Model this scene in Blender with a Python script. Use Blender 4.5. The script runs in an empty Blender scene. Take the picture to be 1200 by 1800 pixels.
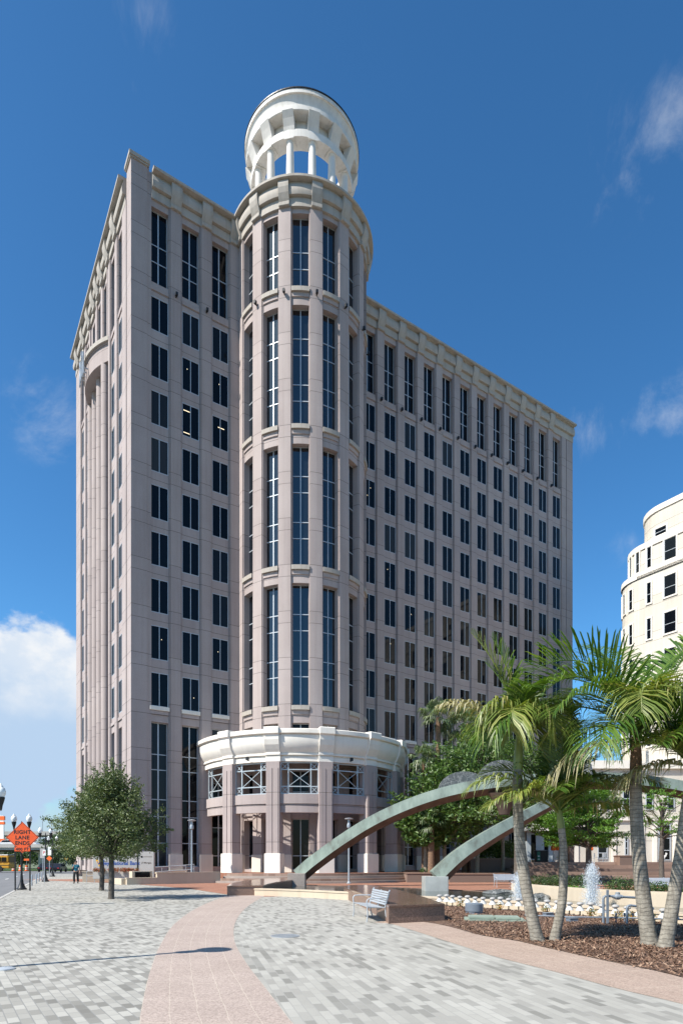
import bpy, bmesh, math, random
from mathutils import Vector, Matrix, Quaternion
random.seed(7)
R_ = math.radians
sc = bpy.context.scene
COL = sc.collection
F = 1087.0; HZ = 1515.0; CH = 1.7      # focal length in photo pixels, horizon row, eye height

def G(x, y, z=0.0):
    Y = (CH - z) * F / (y - HZ)
    return Vector(((x - 600) / F * Y, Y, z))
def W(x, y, Y):
    return Vector(((x - 600) / F * Y, Y, CH - (y - HZ) * Y / F))

# ------------------------------------------------------------------ materials
class NT:
    def __init__(s, name):
        s.m = bpy.data.materials.new(name); s.m.use_nodes = True
        s.t = s.m.node_tree; s.n = s.t.nodes
        s.b = s.n['Principled BSDF']; s._tc = None
    def node(s, typ, **kw):
        n = s.n.new(typ)
        for k, v in kw.items(): setattr(n, k, v)
        return n
    def link(s, a, b): s.t.links.new(a, b)
    def coord(s, kind='Object'):
        if not s._tc: s._tc = s.node('ShaderNodeTexCoord')
        return s._tc.outputs[kind]
    def noise(s, scale, detail=4, rough=.55, vec=None):
        n = s.node('ShaderNodeTexNoise'); n.inputs['Scale'].default_value = scale
        n.inputs['Detail'].default_value = detail; n.inputs['Roughness'].default_value = rough
        s.link(vec or s.coord(), n.inputs['Vector']); return n.outputs['Fac']
    def ramp(s, fac, stops, interp='LINEAR'):
        r = s.node('ShaderNodeValToRGB'); e = r.color_ramp.elements; r.color_ramp.interpolation = interp
        while len(e) < len(stops): e.new(.5)
        for el, (p, c) in zip(e, stops):
            el.position = p; el.color = (*c, 1) if len(c) == 3 else c
        s.link(fac, r.inputs['Fac']); return r.outputs['Color']
    def mix(s, fac, a, b, mode='MIX'):
        n = s.node('ShaderNodeMix', data_type='RGBA', blend_type=mode)
        for sock, v in ((n.inputs[0], fac), (n.inputs[6], a), (n.inputs[7], b)):
            if hasattr(v, 'links'): s.link(v, sock)
            elif isinstance(v, (int, float)): sock.default_value = v
            else: sock.default_value = (*v, 1)
        return n.outputs[2]
    def math(s, op, a, b=None, c=None):
        n = s.node('ShaderNodeMath', operation=op)
        for i, v in enumerate((a, b, c)):
            if v is None: continue
            if hasattr(v, 'links'): s.link(v, n.inputs[i])
            else: n.inputs[i].default_value = v
        return n.outputs[0]
    def bump(s, h, strength=.3, dist=.02):
        n = s.node('ShaderNodeBump'); n.inputs['Strength'].default_value = strength
        n.inputs['Distance'].default_value = dist
        s.link(h, n.inputs['Height']); s.link(n.outputs['Normal'], s.b.inputs['Normal'])
    def out(s, col=None, rough=None, metal=None, spec=None):
        for k, v in (('Base Color', col), ('Roughness', rough), ('Metallic', metal), ('Specular IOR Level', spec)):
            if v is None: continue
            if hasattr(v, 'links'): s.link(v, s.b.inputs[k])
            elif isinstance(v, (int, float)): s.b.inputs[k].default_value = v
            else: s.b.inputs[k].default_value = (*v, 1)
        return s.m
def sc_(c, k): return tuple(min(1, x * k) for x in c)
def plain(name, c, rough=.6, metal=0, var=.25, scale=3, bump=0, bscale=40, spec=.5):
    m = NT(name)
    f = m.noise(scale, 5)
    col = m.ramp(f, [(.3, sc_(c, 1 - var)), (.7, sc_(c, 1 + var * .6))])
    if bump: m.bump(m.noise(bscale, 4), bump, .02)
    return m.out(col, rough, metal, spec)

M = {}
def stone(name, c, joints=True, speck=.10, streak=.12):
    m = NT(name)
    big = m.noise(.35, 5); fine = m.noise(38, 3, .7)
    col = m.ramp(fine, [(.3, sc_(c, 1 - speck * 1.6)), (.7, sc_(c, 1 + speck))])
    col = m.mix(m.ramp(big, [(.35, (0, 0, 0)), (.7, (1, 1, 1))]), col, m.mix(1.0, col, (.90, .89, .88), 'MULTIPLY'))
    # rain streaks: noise stretched along z
    mp = m.node('ShaderNodeMapping'); mp.inputs['Scale'].default_value = (1.6, 1.6, .06)
    m.link(m.coord(), mp.inputs['Vector'])
    st = m.noise(1.5, 5, .6, mp.outputs['Vector'])
    col = m.mix(m.math('MULTIPLY', m.ramp(st, [(.48, (0, 0, 0)), (.75, (1, 1, 1))]), streak * 2.2), col, m.mix(1.0, col, (.72, .70, .68), 'MULTIPLY'))
    h = fine
    if joints:
        sx = m.node('ShaderNodeSeparateXYZ'); m.link(m.coord(), sx.inputs[0])
        z = sx.outputs['Z']; js = None
        for off in (15.35, 18.35):
            fr = m.math('FRACT', m.math('DIVIDE', m.math('SUBTRACT', m.math('ADD', z, 40.3), off), 4.03))
            j = m.math('LESS_THAN', fr, .0095)
            js = j if js is None else m.math('MAXIMUM', js, j)
        # panels between joints differ a little in tone
        pid = m.math('FLOOR', m.math('DIVIDE', m.math('SUBTRACT', z, 15.35), 4.03))
        wn = m.node('ShaderNodeTexWhiteNoise', noise_dimensions='3D')
        cb = m.node('ShaderNodeCombineXYZ'); m.link(m.math('FLOOR', m.math('DIVIDE', sx.outputs['X'], 2.775)), cb.inputs[0])
        m.link(m.math('FLOOR', m.math('DIVIDE', sx.outputs['Y'], 2.775)), cb.inputs[1]); m.link(pid, cb.inputs[2])
        m.link(cb.outputs[0], wn.inputs['Vector'])
        col = m.mix(m.math('MULTIPLY', wn.outputs['Value'], .85), col, m.mix(1.0, col, (.86, .85, .86), 'MULTIPLY'))
        col = m.mix(js, col, sc_(c, .30))
        h = m.math('SUBTRACT', fine, m.math('MULTIPLY', js, 3))
    m.bump(h, .25, .01)
    return m.out(col, .8, 0, .3)
M['mauve'] = stone('mauve_precast', (.44, .372, .352), True, .11, .20)
M['cream'] = stone('cream_precast', (.43, .39, .345), False, .05, .3)
M['white_stone'] = stone('white_precast', (.80, .755, .685), False, .04, .12)
M['base'] = stone('pale_base_stone', (.66, .62, .55), False, .06, .15)
M['lantern'] = stone('white_painted_stone', (.73, .70, .66), False, .04, .28)
M['wall_cream'] = stone('cream_stucco', (.56, .47, .36), False, .05, .18)
M['bldg_white'] = stone('white_panel_stone', (.66, .62, .54), True, .05, .16)
M['frame'] = plain('aluminium_frame', (.46, .50, .54), .45, .2, .06)
M['rail_grey'] = plain('painted_rail', (.42, .47, .50), .45, .2, .08)
def glass():
    m = NT('tinted_glass')
    oi = m.node('ShaderNodeObjectInfo')
    lay = m.ramp(oi.outputs['Random'], [(0, (.003, .004, .006)), (.6, (.005, .007, .011)), (.85, (.012, .016, .020)), (1, (.035, .038, .040))])
    m.bump(m.noise(.9, 2), .05, .02)
    m.b.inputs['IOR'].default_value = 1.33
    return m.out(lay, .03, 0, .36)
M['glass'] = glass()
def coated():
    m = NT('coated_turret_glass'); oi = m.node('ShaderNodeObjectInfo')
    m.b.inputs['IOR'].default_value = 1.75; m.bump(m.noise(.7, 2), .06, .02)
    return m.out(m.ramp(oi.outputs['Random'], [(0, (.004, .006, .009)), (1, (.014, .019, .025))]), .03, 0, .5)
M['coated_glass'] = coated()
M['dark'] = plain('dark_interior', (.02, .02, .022), .6)
M['black_metal'] = plain('black_cast_iron', (.018, .019, .021), .45, .3, .2)
M['groove_shade'] = plain('painted_groove_shade', (.10, .085, .08), .8)  # dark tone for the groove shade painted along the pier steps
M['plinth_grey'] = plain('weathered_zinc', (.46, .46, .43), .5, .2, .2, 1.5)
def lamp_mat():
    m = NT('lit_lamp'); m.b.inputs['Emission Color'].default_value = (1, .80, .5, 1); m.b.inputs['Emission Strength'].default_value = .9; return m.out((.8, .7, .5), .5)
M['lit_lamp'] = lamp_mat()
M['floodlight_white'] = plain('weathered_white_enamel', (.58, .58, .56), .45, 0, .2, 9)
M['grey_metal'] = plain('grey_painted_steel', (.36, .39, .42), .4, .4, .1)
M['silver'] = plain('silver_painted_steel', (.44, .47, .50), .4, .25, .06)
M['pvc'] = plain('grey_pvc', (.17, .20, .24), .4, 0, .15)
M['lamp_glass'] = plain('frosted_globe', (.75, .77, .76), .15, 0, .1)
M['asphalt'] = plain('asphalt', (.16, .16, .165), .9, 0, .2, 1.2, .3, 60)
M['concrete'] = plain('concrete', (.42, .40, .37), .85, 0, .18, .9, .2, 50)
M['paint_white'] = plain('white_paint', (.75, .75, .72), .6, 0, .06)
M['grass'] = plain('lawn_grass', (.085, .14, .03), .9, 0, .5, 1.5, .5, 30)
M['bank'] = plain('distant_ground', (.12, .14, .07), .9, 0, .4, .2)
M['bark'] = plain('bark', (.10, .085, .07), .9, 0, .4, 6, .6, 25)
M['bark_pale'] = plain('pale_bark', (.26, .22, .17), .9, 0, .3, 6, .5, 25)
M['fan_trunk'] = plain('fibrous_palm_trunk', (.20, .12, .075), .95, 0, .5, 12, .8, 20)
M['orange_sign'] = plain('orange_reflective_sheet', (.82, .105, .018), .5, 0, .06)
M['orange'] = plain('orange_plastic', (.80, .14, .02), .5, 0, .1)
M['black'] = plain('black_paint', (.012, .012, .013), .5, 0, .1)
M['skin'] = plain('skin', (.42, .24, .16), .55, 0, .08)
M['teal_cloth'] = plain('teal_cloth', (.012, .14, .20), .85, 0, .2, 12)
M['dark_cloth'] = plain('dark_cloth', (.022, .022, .024), .9, 0, .2, 12)
M['hair'] = plain('hair', (.02, .014, .01), .6)
M['yellow_bus'] = plain('yellow_bus_paint', (.55, .27, .02), .35, 0, .05)
M['car_dark'] = plain('dark_car_paint', (.02, .022, .03), .25, .2, .1)
M['car_white'] = plain('white_car_paint', (.65, .66, .66), .25, 0, .05)
M['tyre'] = plain('tyre_rubber', (.015, .015, .015), .85)
M['blue'] = plain('blue_lettering', (.02, .07, .28), .5, 0, .05)
M['yellow'] = plain('yellow_sheet', (.80, .42, .02), .5, 0, .05)
M['green_panel'] = plain('green_panel', (.02, .16, .09), .5, 0, .1)
M['red'] = plain('red_paint', (.55, .03, .03), .5, 0, .1)
M['sign_panel'] = plain('pale_sign_panel', (.38, .365, .35), .6, 0, .05)
M['util_green'] = plain('faded_green_lid', (.24, .29, .24), .7, 0, .2, 5)

def patina():
    m = NT('copper_patina')
    mp = m.node('ShaderNodeMapping'); mp.inputs['Scale'].default_value = (1, 1, .35); m.link(m.coord(), mp.inputs['Vector'])
    f = m.noise(1.3, 6, .65, mp.outputs['Vector'])
    col = m.ramp(f, [(.3, (.12, .115, .09)), (.45, (.20, .24, .20)), (.62, (.27, .32, .265)), (.8, (.36, .40, .33))])
    m.bump(m.noise(9, 4), .2, .02)
    return m.out(col, .55, .35)
M['patina'] = patina()
M['patina_brown'] = plain('brown_bronze', (.12, .085, .065), .6, .3, .35, 2)
def marble():
    m = NT('veined_dark_marble')
    v = m.node('ShaderNodeTexVoronoi', feature='DISTANCE_TO_EDGE'); v.inputs['Scale'].default_value = 2.6
    wp = m.node('ShaderNodeVectorMath', operation='ADD'); nz = m.node('ShaderNodeTexNoise'); nz.inputs['Scale'].default_value = 2.2
    m.link(m.coord(), nz.inputs['Vector']); m.link(m.coord(), wp.inputs[0]); m.link(nz.outputs['Color'], wp.inputs[1])
    m.link(wp.outputs[0], v.inputs['Vector'])
    vein = m.ramp(v.outputs['Distance'], [(0, (1, 1, 1)), (.05, (.2, .2, .2)), (.12, (0, 0, 0))])
    col = m.mix(m.math('MULTIPLY', vein, .7), m.ramp(m.noise(3), [(.3, (.07, .075, .075)), (.7, (.14, .145, .14))]), (.40, .40, .38))
    return m.out(col, .35)
M['marble'] = marble()
def granite(name, c, rough, speck=.5, scale=55):
    m = NT(name)
    v = m.node('ShaderNodeTexVoronoi'); v.inputs['Scale'].default_value = scale; m.link(m.coord(), v.inputs['Vector'])
    s = m.node('ShaderNodeSeparateColor'); m.link(v.outputs['Color'], s.inputs[0])
    col = m.ramp(s.outputs[0], [(0, sc_(c, 1 - speck)), (.35, sc_(c, .9)), (.7, sc_(c, 1.15)), (1, sc_(c, 1 + speck))])
    col = m.mix(m.ramp(m.noise(.7, 5), [(.35, (0, 0, 0)), (.7, (.6, .6, .6))]), col, sc_(c, .75))
    return m.out(col, rough)
M['granite'] = granite('polished_brown_granite', (.20, .125, .095), .16)
M['granite_rough'] = granite('cut_brown_granite', (.22, .14, .105), .5)
M['granite_grey'] = granite('grey_pink_granite', (.34, .285, .25), .5, .3)

def bricks(name, rot, bw, rh, stops, mortar, msize=.006, rough=.85, scale=1, dirt=.5, off=.5):
    m = NT(name)
    mp = m.node('ShaderNodeMapping'); mp.inputs['Rotation'].default_value = (0, 0, R_(rot)); m.link(m.coord(), mp.inputs['Vector'])
    b = m.node('ShaderNodeTexBrick'); b.offset = off; b.squash = 1
    m.link(mp.outputs['Vector'], b.inputs['Vector'])
    for k, v in (('Scale', scale), ('Mortar Size', msize), ('Mortar Smooth', .1), ('Bias', 0), ('Brick Width', bw), ('Row Height', rh)):
        b.inputs[k].default_value = v
    b.inputs['Color1'].default_value = (0, 0, 0, 1); b.inputs['Color2'].default_value = (1, 1, 1, 1); b.inputs['Mortar'].default_value = (.5, .5, .5, 1)
    col = m.ramp(b.outputs['Color'], stops)
    col = m.mix(m.math('MULTIPLY', m.ramp(m.noise(.45, 6, .6), [(.4, (0, 0, 0)), (.7, (1, 1, 1))]), dirt), col, m.mix(1.0, col, (.72, .71, .70), 'MULTIPLY'))
    col = m.mix(m.math('MULTIPLY', m.ramp(m.noise(70, 3, .7), [(.35, (1, 1, 1)), (.6, (0, 0, 0))]), .22), col, m.mix(1.0, col, (.7, .7, .7), 'MULTIPLY'))
    col = m.mix(b.outputs['Fac'], col, mortar)
    m.bump(m.math('SUBTRACT', m.math('MULTIPLY', m.noise(60, 3), .3), b.outputs['Fac']), .35, .01)
    return m.out(col, rough)
PAVE = [(0, (.19, .18, .157)), (.18, (.245, .233, .205)), (.36, (.325, .31, .275)), (.6, (.375, .358, .318)), (1, (.435, .416, .37))]
M['pave_left'] = bricks('grey_pavers', -33 + 90, .245, .12, PAVE, (.22, .215, .20))
M['pave_right'] = bricks('grey_pavers_long', 76, .37, .12, [(0, (.215, .205, .18)), (.14, (.26, .249, .222)), (.3, (.325, .31, .277)), (.6, (.368, .352, .313)), (1, (.415, .397, .355))], (.29, .28, .255))
M['brick'] = bricks('terracotta_brick', 20, .21, .105, [(0, (.25, .105, .062)), (.5, (.31, .135, .082)), (1, (.36, .165, .105))], (.28, .17, .125))
M['step_brown'] = bricks('brown_step_stone', 0, 1.3, .33, [(0, (.21, .135, .105)), (.5, (.27, .18, .14)), (1, (.32, .22, .175))], (.16, .11, .09))
def pinkpath(name, c):
    m = NT(name)
    v = m.node('ShaderNodeTexVoronoi'); v.inputs['Scale'].default_value = 60; m.link(m.coord(), v.inputs['Vector'])
    s = m.node('ShaderNodeSeparateColor'); m.link(v.outputs['Color'], s.inputs[0])
    col = m.ramp(s.outputs[0], [(0, sc_(c, .72)), (.5, c), (1, sc_(c, 1.22))])
    col = m.mix(m.ramp(m.noise(.8, 6, .65), [(.35, (0, 0, 0)), (.7, (.7, .7, .7))]), col, m.mix(1.0, col, (.80, .78, .77), 'MULTIPLY'))
    uv = m.coord('UV'); sx = m.node('ShaderNodeSeparateXYZ'); m.link(uv, sx.inputs[0])
    # grout lines follow the strip: u across (0..1), v along (metres)
    wob = m.math('MULTIPLY', m.math('SUBTRACT', m.noise(2.5, 3), .5), .03)
    fu = m.math('ABSOLUTE', m.math('SUBTRACT', m.math('FRACT', m.math('ADD', m.math('MULTIPLY', m.math('ADD', sx.outputs[0], wob), 5), .5)), .5))
    fv = m.math('ABSOLUTE', m.math('SUBTRACT', m.math('FRACT', m.math('ADD', m.math('DIVIDE', sx.outputs[1], 1.1), .5)), .5))
    ln = m.math('MAXIMUM', m.math('MULTIPLY', m.math('LESS_THAN', fu, .013), .5), m.math('MULTIPLY', m.math('LESS_THAN', fv, .008), .3))
    col = m.mix(ln, col, (.58, .50, .40))
    m.bump(m.noise(90, 3), .3, .008)
    return m.out(col, .85)
M['pink'] = pinkpath('pink_granite_paving', (.385, .308, .265))
M['pink_strip'] = pinkpath('pink_aggregate_paving', (.37, .275, .22))
def mulch():
    m = NT('bark_mulch')
    v = m.node('ShaderNodeTexVoronoi'); v.inputs['Scale'].default_value = 22
    mp = m.node('ShaderNodeMapping'); mp.inputs['Scale'].default_value = (1, .5, 1); m.link(m.coord(), mp.inputs['Vector']); m.link(mp.outputs[0], v.inputs['Vector'])
    s = m.node('ShaderNodeSeparateColor'); m.link(v.outputs['Color'], s.inputs[0])
    col = m.ramp(s.outputs[0], [(0, (.05, .028, .018)), (.5, (.12, .065, .042)), (1, (.21, .13, .085))])
    m.bump(v.outputs['Distance'], .8, .03)
    return m.out(col, .9)
M['mulch'] = mulch()
def chips():
    m = NT('bark_chip')
    g = m.node('ShaderNodeNewGeometry')
    return m.out(m.ramp(g.outputs['Random Per Island'], [(0, (.06, .032, .020)), (.4, (.16, .085, .052)), (.8, (.26, .155, .10)), (1, (.38, .26, .18))]), .85)
M['chips'] = chips()
def leaf(name, stops, trans=.25, rough=.45):
    m = NT(name)
    g = m.node('ShaderNodeNewGeometry')
    col = m.ramp(g.outputs['Random Per Island'], stops)
    t = m.node('ShaderNodeBsdfTranslucent'); ml = m.mix(1.0, col, (1.3, 1.35, .6), 'MULTIPLY'); m.link(ml, t.inputs['Color'])
    ms = m.node('ShaderNodeMixShader'); ms.inputs[0].default_value = trans
    m.link(m.b.outputs[0], ms.inputs[1]); m.link(t.outputs[0], ms.inputs[2])
    m.link(ms.outputs[0], m.n['Material Output'].inputs['Surface'])
    return m.out(col, rough, 0, .5)
M['oak_leaf'] = leaf('oak_leaf', [(0, (.048, .074, .020)), (.5, (.092, .128, .036)), (1, (.18, .215, .085))], .18)
M['broad_leaf'] = leaf('broad_leaf', [(0, (.040, .085, .016)), (.5, (.072, .140, .026)), (1, (.13, .20, .045))], .25)
M['cypress_leaf'] = leaf('feathery_leaf', [(0, (.07, .17, .02)), (.5, (.11, .25, .03)), (1, (.18, .32, .05))], .35)
M['shrub_leaf'] = leaf('shrub_leaf', [(0, (.025, .06, .012)), (.5, (.045, .09, .018)), (1, (.08, .13, .03))], .2)
M['far_leaf'] = leaf('far_leaf', [(0, (.045, .075, .03)), (.5, (.07, .11, .045)), (1, (.10, .15, .06))], .2)
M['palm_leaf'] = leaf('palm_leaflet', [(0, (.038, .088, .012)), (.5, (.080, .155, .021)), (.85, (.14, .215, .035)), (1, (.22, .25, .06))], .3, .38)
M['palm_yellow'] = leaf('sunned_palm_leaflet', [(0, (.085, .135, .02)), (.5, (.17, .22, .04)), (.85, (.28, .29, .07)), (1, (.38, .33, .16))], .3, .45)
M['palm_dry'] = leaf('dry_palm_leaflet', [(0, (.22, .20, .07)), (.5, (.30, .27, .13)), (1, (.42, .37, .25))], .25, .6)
M['fan_leaf'] = leaf('fan_leaflet', [(0, (.06, .10, .04)), (.5, (.10, .15, .06)), (1, (.20, .23, .12))], .2)
M['flower'] = leaf('bedding_flowers', [(0, (.05, .10, .02)), (.4, (.09, .14, .03)), (.55, (.50, .08, .05)), (1, (.60, .22, .16))], .2)
M['croton'] = leaf('croton_leaf', [(0, (.06, .10, .02)), (.4, (.14, .13, .02)), (.7, (.42, .25, .03)), (1, (.45, .14, .04))], .2)
def ringtrunk():
    m = NT('ringed_palm_trunk')
    sx = m.node('ShaderNodeSeparateXYZ'); m.link(m.coord(), sx.inputs[0])
    z = m.math('ADD', sx.outputs[2], m.math('MULTIPLY', m.noise(4, 4), .15))
    fr = m.math('FRACT', m.math('DIVIDE', z, .085))
    ring = m.math('LESS_THAN', fr, .2)
    col = m.ramp(m.noise(7, 6, .65), [(.3, (.15, .135, .11)), (.5, (.25, .225, .185)), (.72, (.36, .33, .275))])
    mp = m.node('ShaderNodeMapping'); mp.inputs['Scale'].default_value = (16, 16, 1.2); m.link(m.coord(), mp.inputs['Vector'])
    col = m.mix(m.math('MULTIPLY', m.ramp(m.noise(1, 4, .6, mp.outputs[0]), [(.5, (0, 0, 0)), (.66, (1, 1, 1))]), .5), col, (.10, .085, .065))
    col = m.mix(m.math('MULTIPLY', ring, .55), col, (.085, .075, .06))
    m.bump(m.math('SUBTRACT', m.noise(25, 3), ring), .6, .02)
    return m.out(col, .9)
M['ring_trunk'] = ringtrunk()
M['crownshaft'] = plain('green_crownshaft', (.20, .235, .06), .45, 0, .25, 4)
def water():
    m = NT('pool_water')
    m.bump(m.noise(6, 4), .25, .02); m.b.inputs['IOR'].default_value = 1.33
    return m.out((.035, .042, .030), .04)
M['water'] = water()
def spray():
    m = NT('water_spray')
    t = m.node('ShaderNodeBsdfTransparent'); ms = m.node('ShaderNodeMixShader'); ms.inputs[0].default_value = .5
    m.link(t.outputs[0], ms.inputs[1]); m.link(m.b.outputs[0], ms.inputs[2]); m.link(ms.outputs[0], m.n['Material Output'].inputs['Surface'])
    return m.out((.78, .82, .86), .3)
M['spray'] = spray()

# ------------------------------------------------------------------ mesh builder
class MB:
    def __init__(s): s.v = []; s.f = []; s.mi = []; s.uv = None; s.cur = 0
    def add(s, vs, fs):
        o = len(s.v); s.v.extend([tuple(p) for p in vs]); s.f.extend([tuple(i + o for i in f) for f in fs]); s.mi.extend([s.cur] * len(fs)); return s
    def box(s, x0, x1, y0, y1, z0, z1):
        return s.add([(x0, y0, z0), (x1, y0, z0), (x1, y1, z0), (x0, y1, z0), (x0, y0, z1), (x1, y0, z1), (x1, y1, z1), (x0, y1, z1)],
              [(0, 3, 2, 1), (4, 5, 6, 7), (0, 1, 5, 4), (1, 2, 6, 5), (2, 3, 7, 6), (3, 0, 4, 7)])
    def obox(s, mat, sx, sy, sz):      # oriented box: mat 4x4, full sizes centred
        vs = [mat @ Vector((a * sx / 2, b * sy / 2, c * sz / 2)) for c in (-1, 1) for a, b in ((-1, -1), (1, -1), (1, 1), (-1, 1))]
        return s.add(vs, [(0, 3, 2, 1), (4, 5, 6, 7), (0, 1, 5, 4), (1, 2, 6, 5), (2, 3, 7, 6), (3, 0, 4, 7)])
    def bar(s, a, b, w, h=None):       # square bar between two points
        a = Vector(a); b = Vector(b); d = b - a
        q = d.to_track_quat('Z', 'Y').to_matrix().to_4x4(); q.translation = (a + b) / 2
        return s.obox(q, w, h or w, d.length)
    def prism(s, pts, z0, z1):         # plan outline extruded
        n = len(pts); vs = [(p[0], p[1], z0) for p in pts] + [(p[0], p[1], z1) for p in pts]
        fs = [tuple(range(n - 1, -1, -1)), tuple(range(n, 2 * n))] + [(i, (i + 1) % n, n + (i + 1) % n, n + i) for i in range(n)]
        return s.add(vs, fs)
    def sheet(s, pts, z=0):
        return s.add([(p[0], p[1], z) for p in pts], [tuple(range(len(pts)))])
    def lathe(s, prof, c=(0, 0), a0=-180, a1=180, n=48, caps=True):   # angle 0 faces -y, positive toward +x
        full = abs(a1 - a0) >= 359.9
        k = len(prof); cols = n if full else n + 1; o = []
        for i in range(cols):
            a = R_(a0 + (a1 - a0) * i / n)
            o += [(c[0] + r * math.sin(a), c[1] - r * math.cos(a), z) for r, z in prof]
        fs = []
        for i in range(n):
            j = (i + 1) % cols
            for p in range(k - 1): fs.append((i * k + p, j * k + p, j * k + p + 1, i * k + p + 1))
        if caps and not full:
            fs.append(tuple(range(k))); fs.append(tuple((cols - 1) * k + p for p in range(k - 1, -1, -1)))
        return s.add(o, fs)
    def ring(s, r0, r1, z0, z1, c=(0, 0), a0=-180, a1=180, n=48):      # closed annular block
        return s.lathe([(r0, z0), (r1, z0), (r1, z1), (r0, z1), (r0, z0)], c, a0, a1, n)
    def tube(s, pts, rad, n=8, cap=True):
        pts = [Vector(p) for p in pts]; k = len(pts)
        rad = rad if isinstance(rad, (list, tuple)) else [rad] * k
        up = Vector((0, 0, 1)); vs = []; prev = None
        for i, p in enumerate(pts):
            d = (pts[min(i + 1, k - 1)] - pts[max(i - 1, 0)]).normalized()
            if prev is None:
                x = d.orthogonal().normalized()
            else:
                x = (prev - d * prev.dot(d))
                x = x.normalized() if x.length > 1e-6 else d.orthogonal().normalized()
            prev = x; y = d.cross(x)
            vs += [p + (x * math.cos(2 * math.pi * j / n) + y * math.sin(2 * math.pi * j / n)) * rad[i] for j in range(n)]
        fs = [(i * n + j, i * n + (j + 1) % n, (i + 1) * n + (j + 1) % n, (i + 1) * n + j) for i in range(k - 1) for j in range(n)]
        if cap: fs += [tuple(range(n - 1, -1, -1)), tuple((k - 1) * n + j for j in range(n))]
        return s.add(vs, fs)
    def ball(s, c, r, n=12, m=8, sx=1, sy=1, sz=1):
        prof = [(max(1e-4, r * math.sin(math.pi * i / m)), -r * math.cos(math.pi * i / m)) for i in range(m + 1)]
        b = MB().lathe(prof, n=n)
        return s.add([(c[0] + x * sx, c[1] + y * sy, c[2] + z * sz) for x, y, z in b.v], b.f)
    def mesh(s, name, mats, smooth=False, clean=True):
        me = bpy.data.meshes.new(name); me.from_pydata(s.v, [], s.f)
        mats = mats if isinstance(mats, (list, tuple)) else [mats]
        for m in mats: me.materials.append(M[m] if isinstance(m, str) else m)
        if len(mats) > 1: me.polygons.foreach_set('material_index', s.mi)
        if clean:
            bm = bmesh.new(); bm.from_mesh(me); bmesh.ops.remove_doubles(bm, verts=bm.verts, dist=1e-5)
            bmesh.ops.recalc_face_normals(bm, faces=bm.faces); bm.to_mesh(me); bm.free()
        if smooth:
            me.polygons.foreach_set('use_smooth', [True] * len(me.polygons))
            try: me.set_sharp_from_angle(angle=R_(38))
            except Exception: pass
        me.update(); return me
    def build(s, name, mats, parent=None, smooth=False, clean=True, loc=None, rz=0):
        o = bpy.data.objects.new(name, s.mesh(name, mats, smooth, clean)); COL.objects.link(o)
        if parent: o.parent = parent
        if loc is not None: o.location = loc
        o.rotation_euler.z = rz
        return o
def bevel(o, w=.02, seg=2):
    bm = bmesh.new(); bm.from_mesh(o.data)
    es = [e for e in bm.edges if len(e.link_faces) == 2 and e.calc_face_angle() > .5]
    bmesh.ops.bevel(bm, geom=es, offset=w, segments=seg, affect='EDGES', clamp_overlap=True); bm.to_mesh(o.data); bm.free(); return o
def place(me, parent, loc=(0, 0, 0), rz=0, name=None):
    o = bpy.data.objects.new(name or me.name.split('.')[0], me); COL.objects.link(o); o.parent = parent; o.location = loc; o.rotation_euler.z = rz; return o
def empty(name, loc=(0, 0, 0), rz=0):
    o = bpy.data.objects.new(name, None); COL.objects.link(o); o.location = loc; o.rotation_euler = (0, 0, rz); o.empty_display_size = .3; return o
def tag(o, label, cat, group=None, kind=None):
    if label: o['label'] = label
    if cat: o['category'] = cat
    if group: o['group'] = group
    if kind: o['kind'] = kind
    return o
def structure(o): o['kind'] = 'structure'; return o
def copy_tree(o, parent=None):
    kids = [c for c in COL.objects if c.parent == o]
    c = o.copy(); COL.objects.link(c)
    if parent: c.parent = parent
    for k in kids: copy_tree(k, c)
    return c
def text_mesh(txt, size, mat, extrude=.004, bold=.0, name='lettering', align='CENTER', spacing=1.0):
    cu = bpy.data.curves.new('lettering', 'FONT'); cu.body = txt; cu.size = size; cu.extrude = extrude; cu.offset = bold
    cu.align_x = align; cu.align_y = 'CENTER'; cu.space_character = spacing
    ob = bpy.data.objects.new('tmp', cu); COL.objects.link(ob)
    dg = bpy.context.evaluated_depsgraph_get(); dg.update()
    me = bpy.data.meshes.new_from_object(ob.evaluated_get(dg)); me.name = name
    bpy.data.objects.remove(ob); bpy.data.curves.remove(cu)
    me.materials.clear(); me.materials.append(M[mat]); return me
def put_text(me, parent, loc, rz=0):       # lettering standing upright facing -y
    o = bpy.data.objects.new('lettering', me); COL.objects.link(o); o.parent = parent
    o.location = loc; o.rotation_euler = (R_(90), 0, rz); return o
# ------------------------------------------------------------------ the stone office tower
ANG = R_(33.1); X0, Y0 = -17.6, 52.0
T = empty('office_tower', (X0, Y0, 0), ANG)
tag(T, 'tall mauve stone office tower with round corner turret and open white lantern on top', 'building')
BAY = 2.775; U = [2.30 + BAY * k for k in range(20)]
SKIP = {3, 4, 5, 6, 7}
ROW = [15.05 + 4.03 * k for k in range(9)]; WH = 2.9; WW = 1.56
TOPZ = (51.4, 57.85); GRZ = (1.25, 13.7); ZB = .75
LA, LB = 58.2, 24.4

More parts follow.
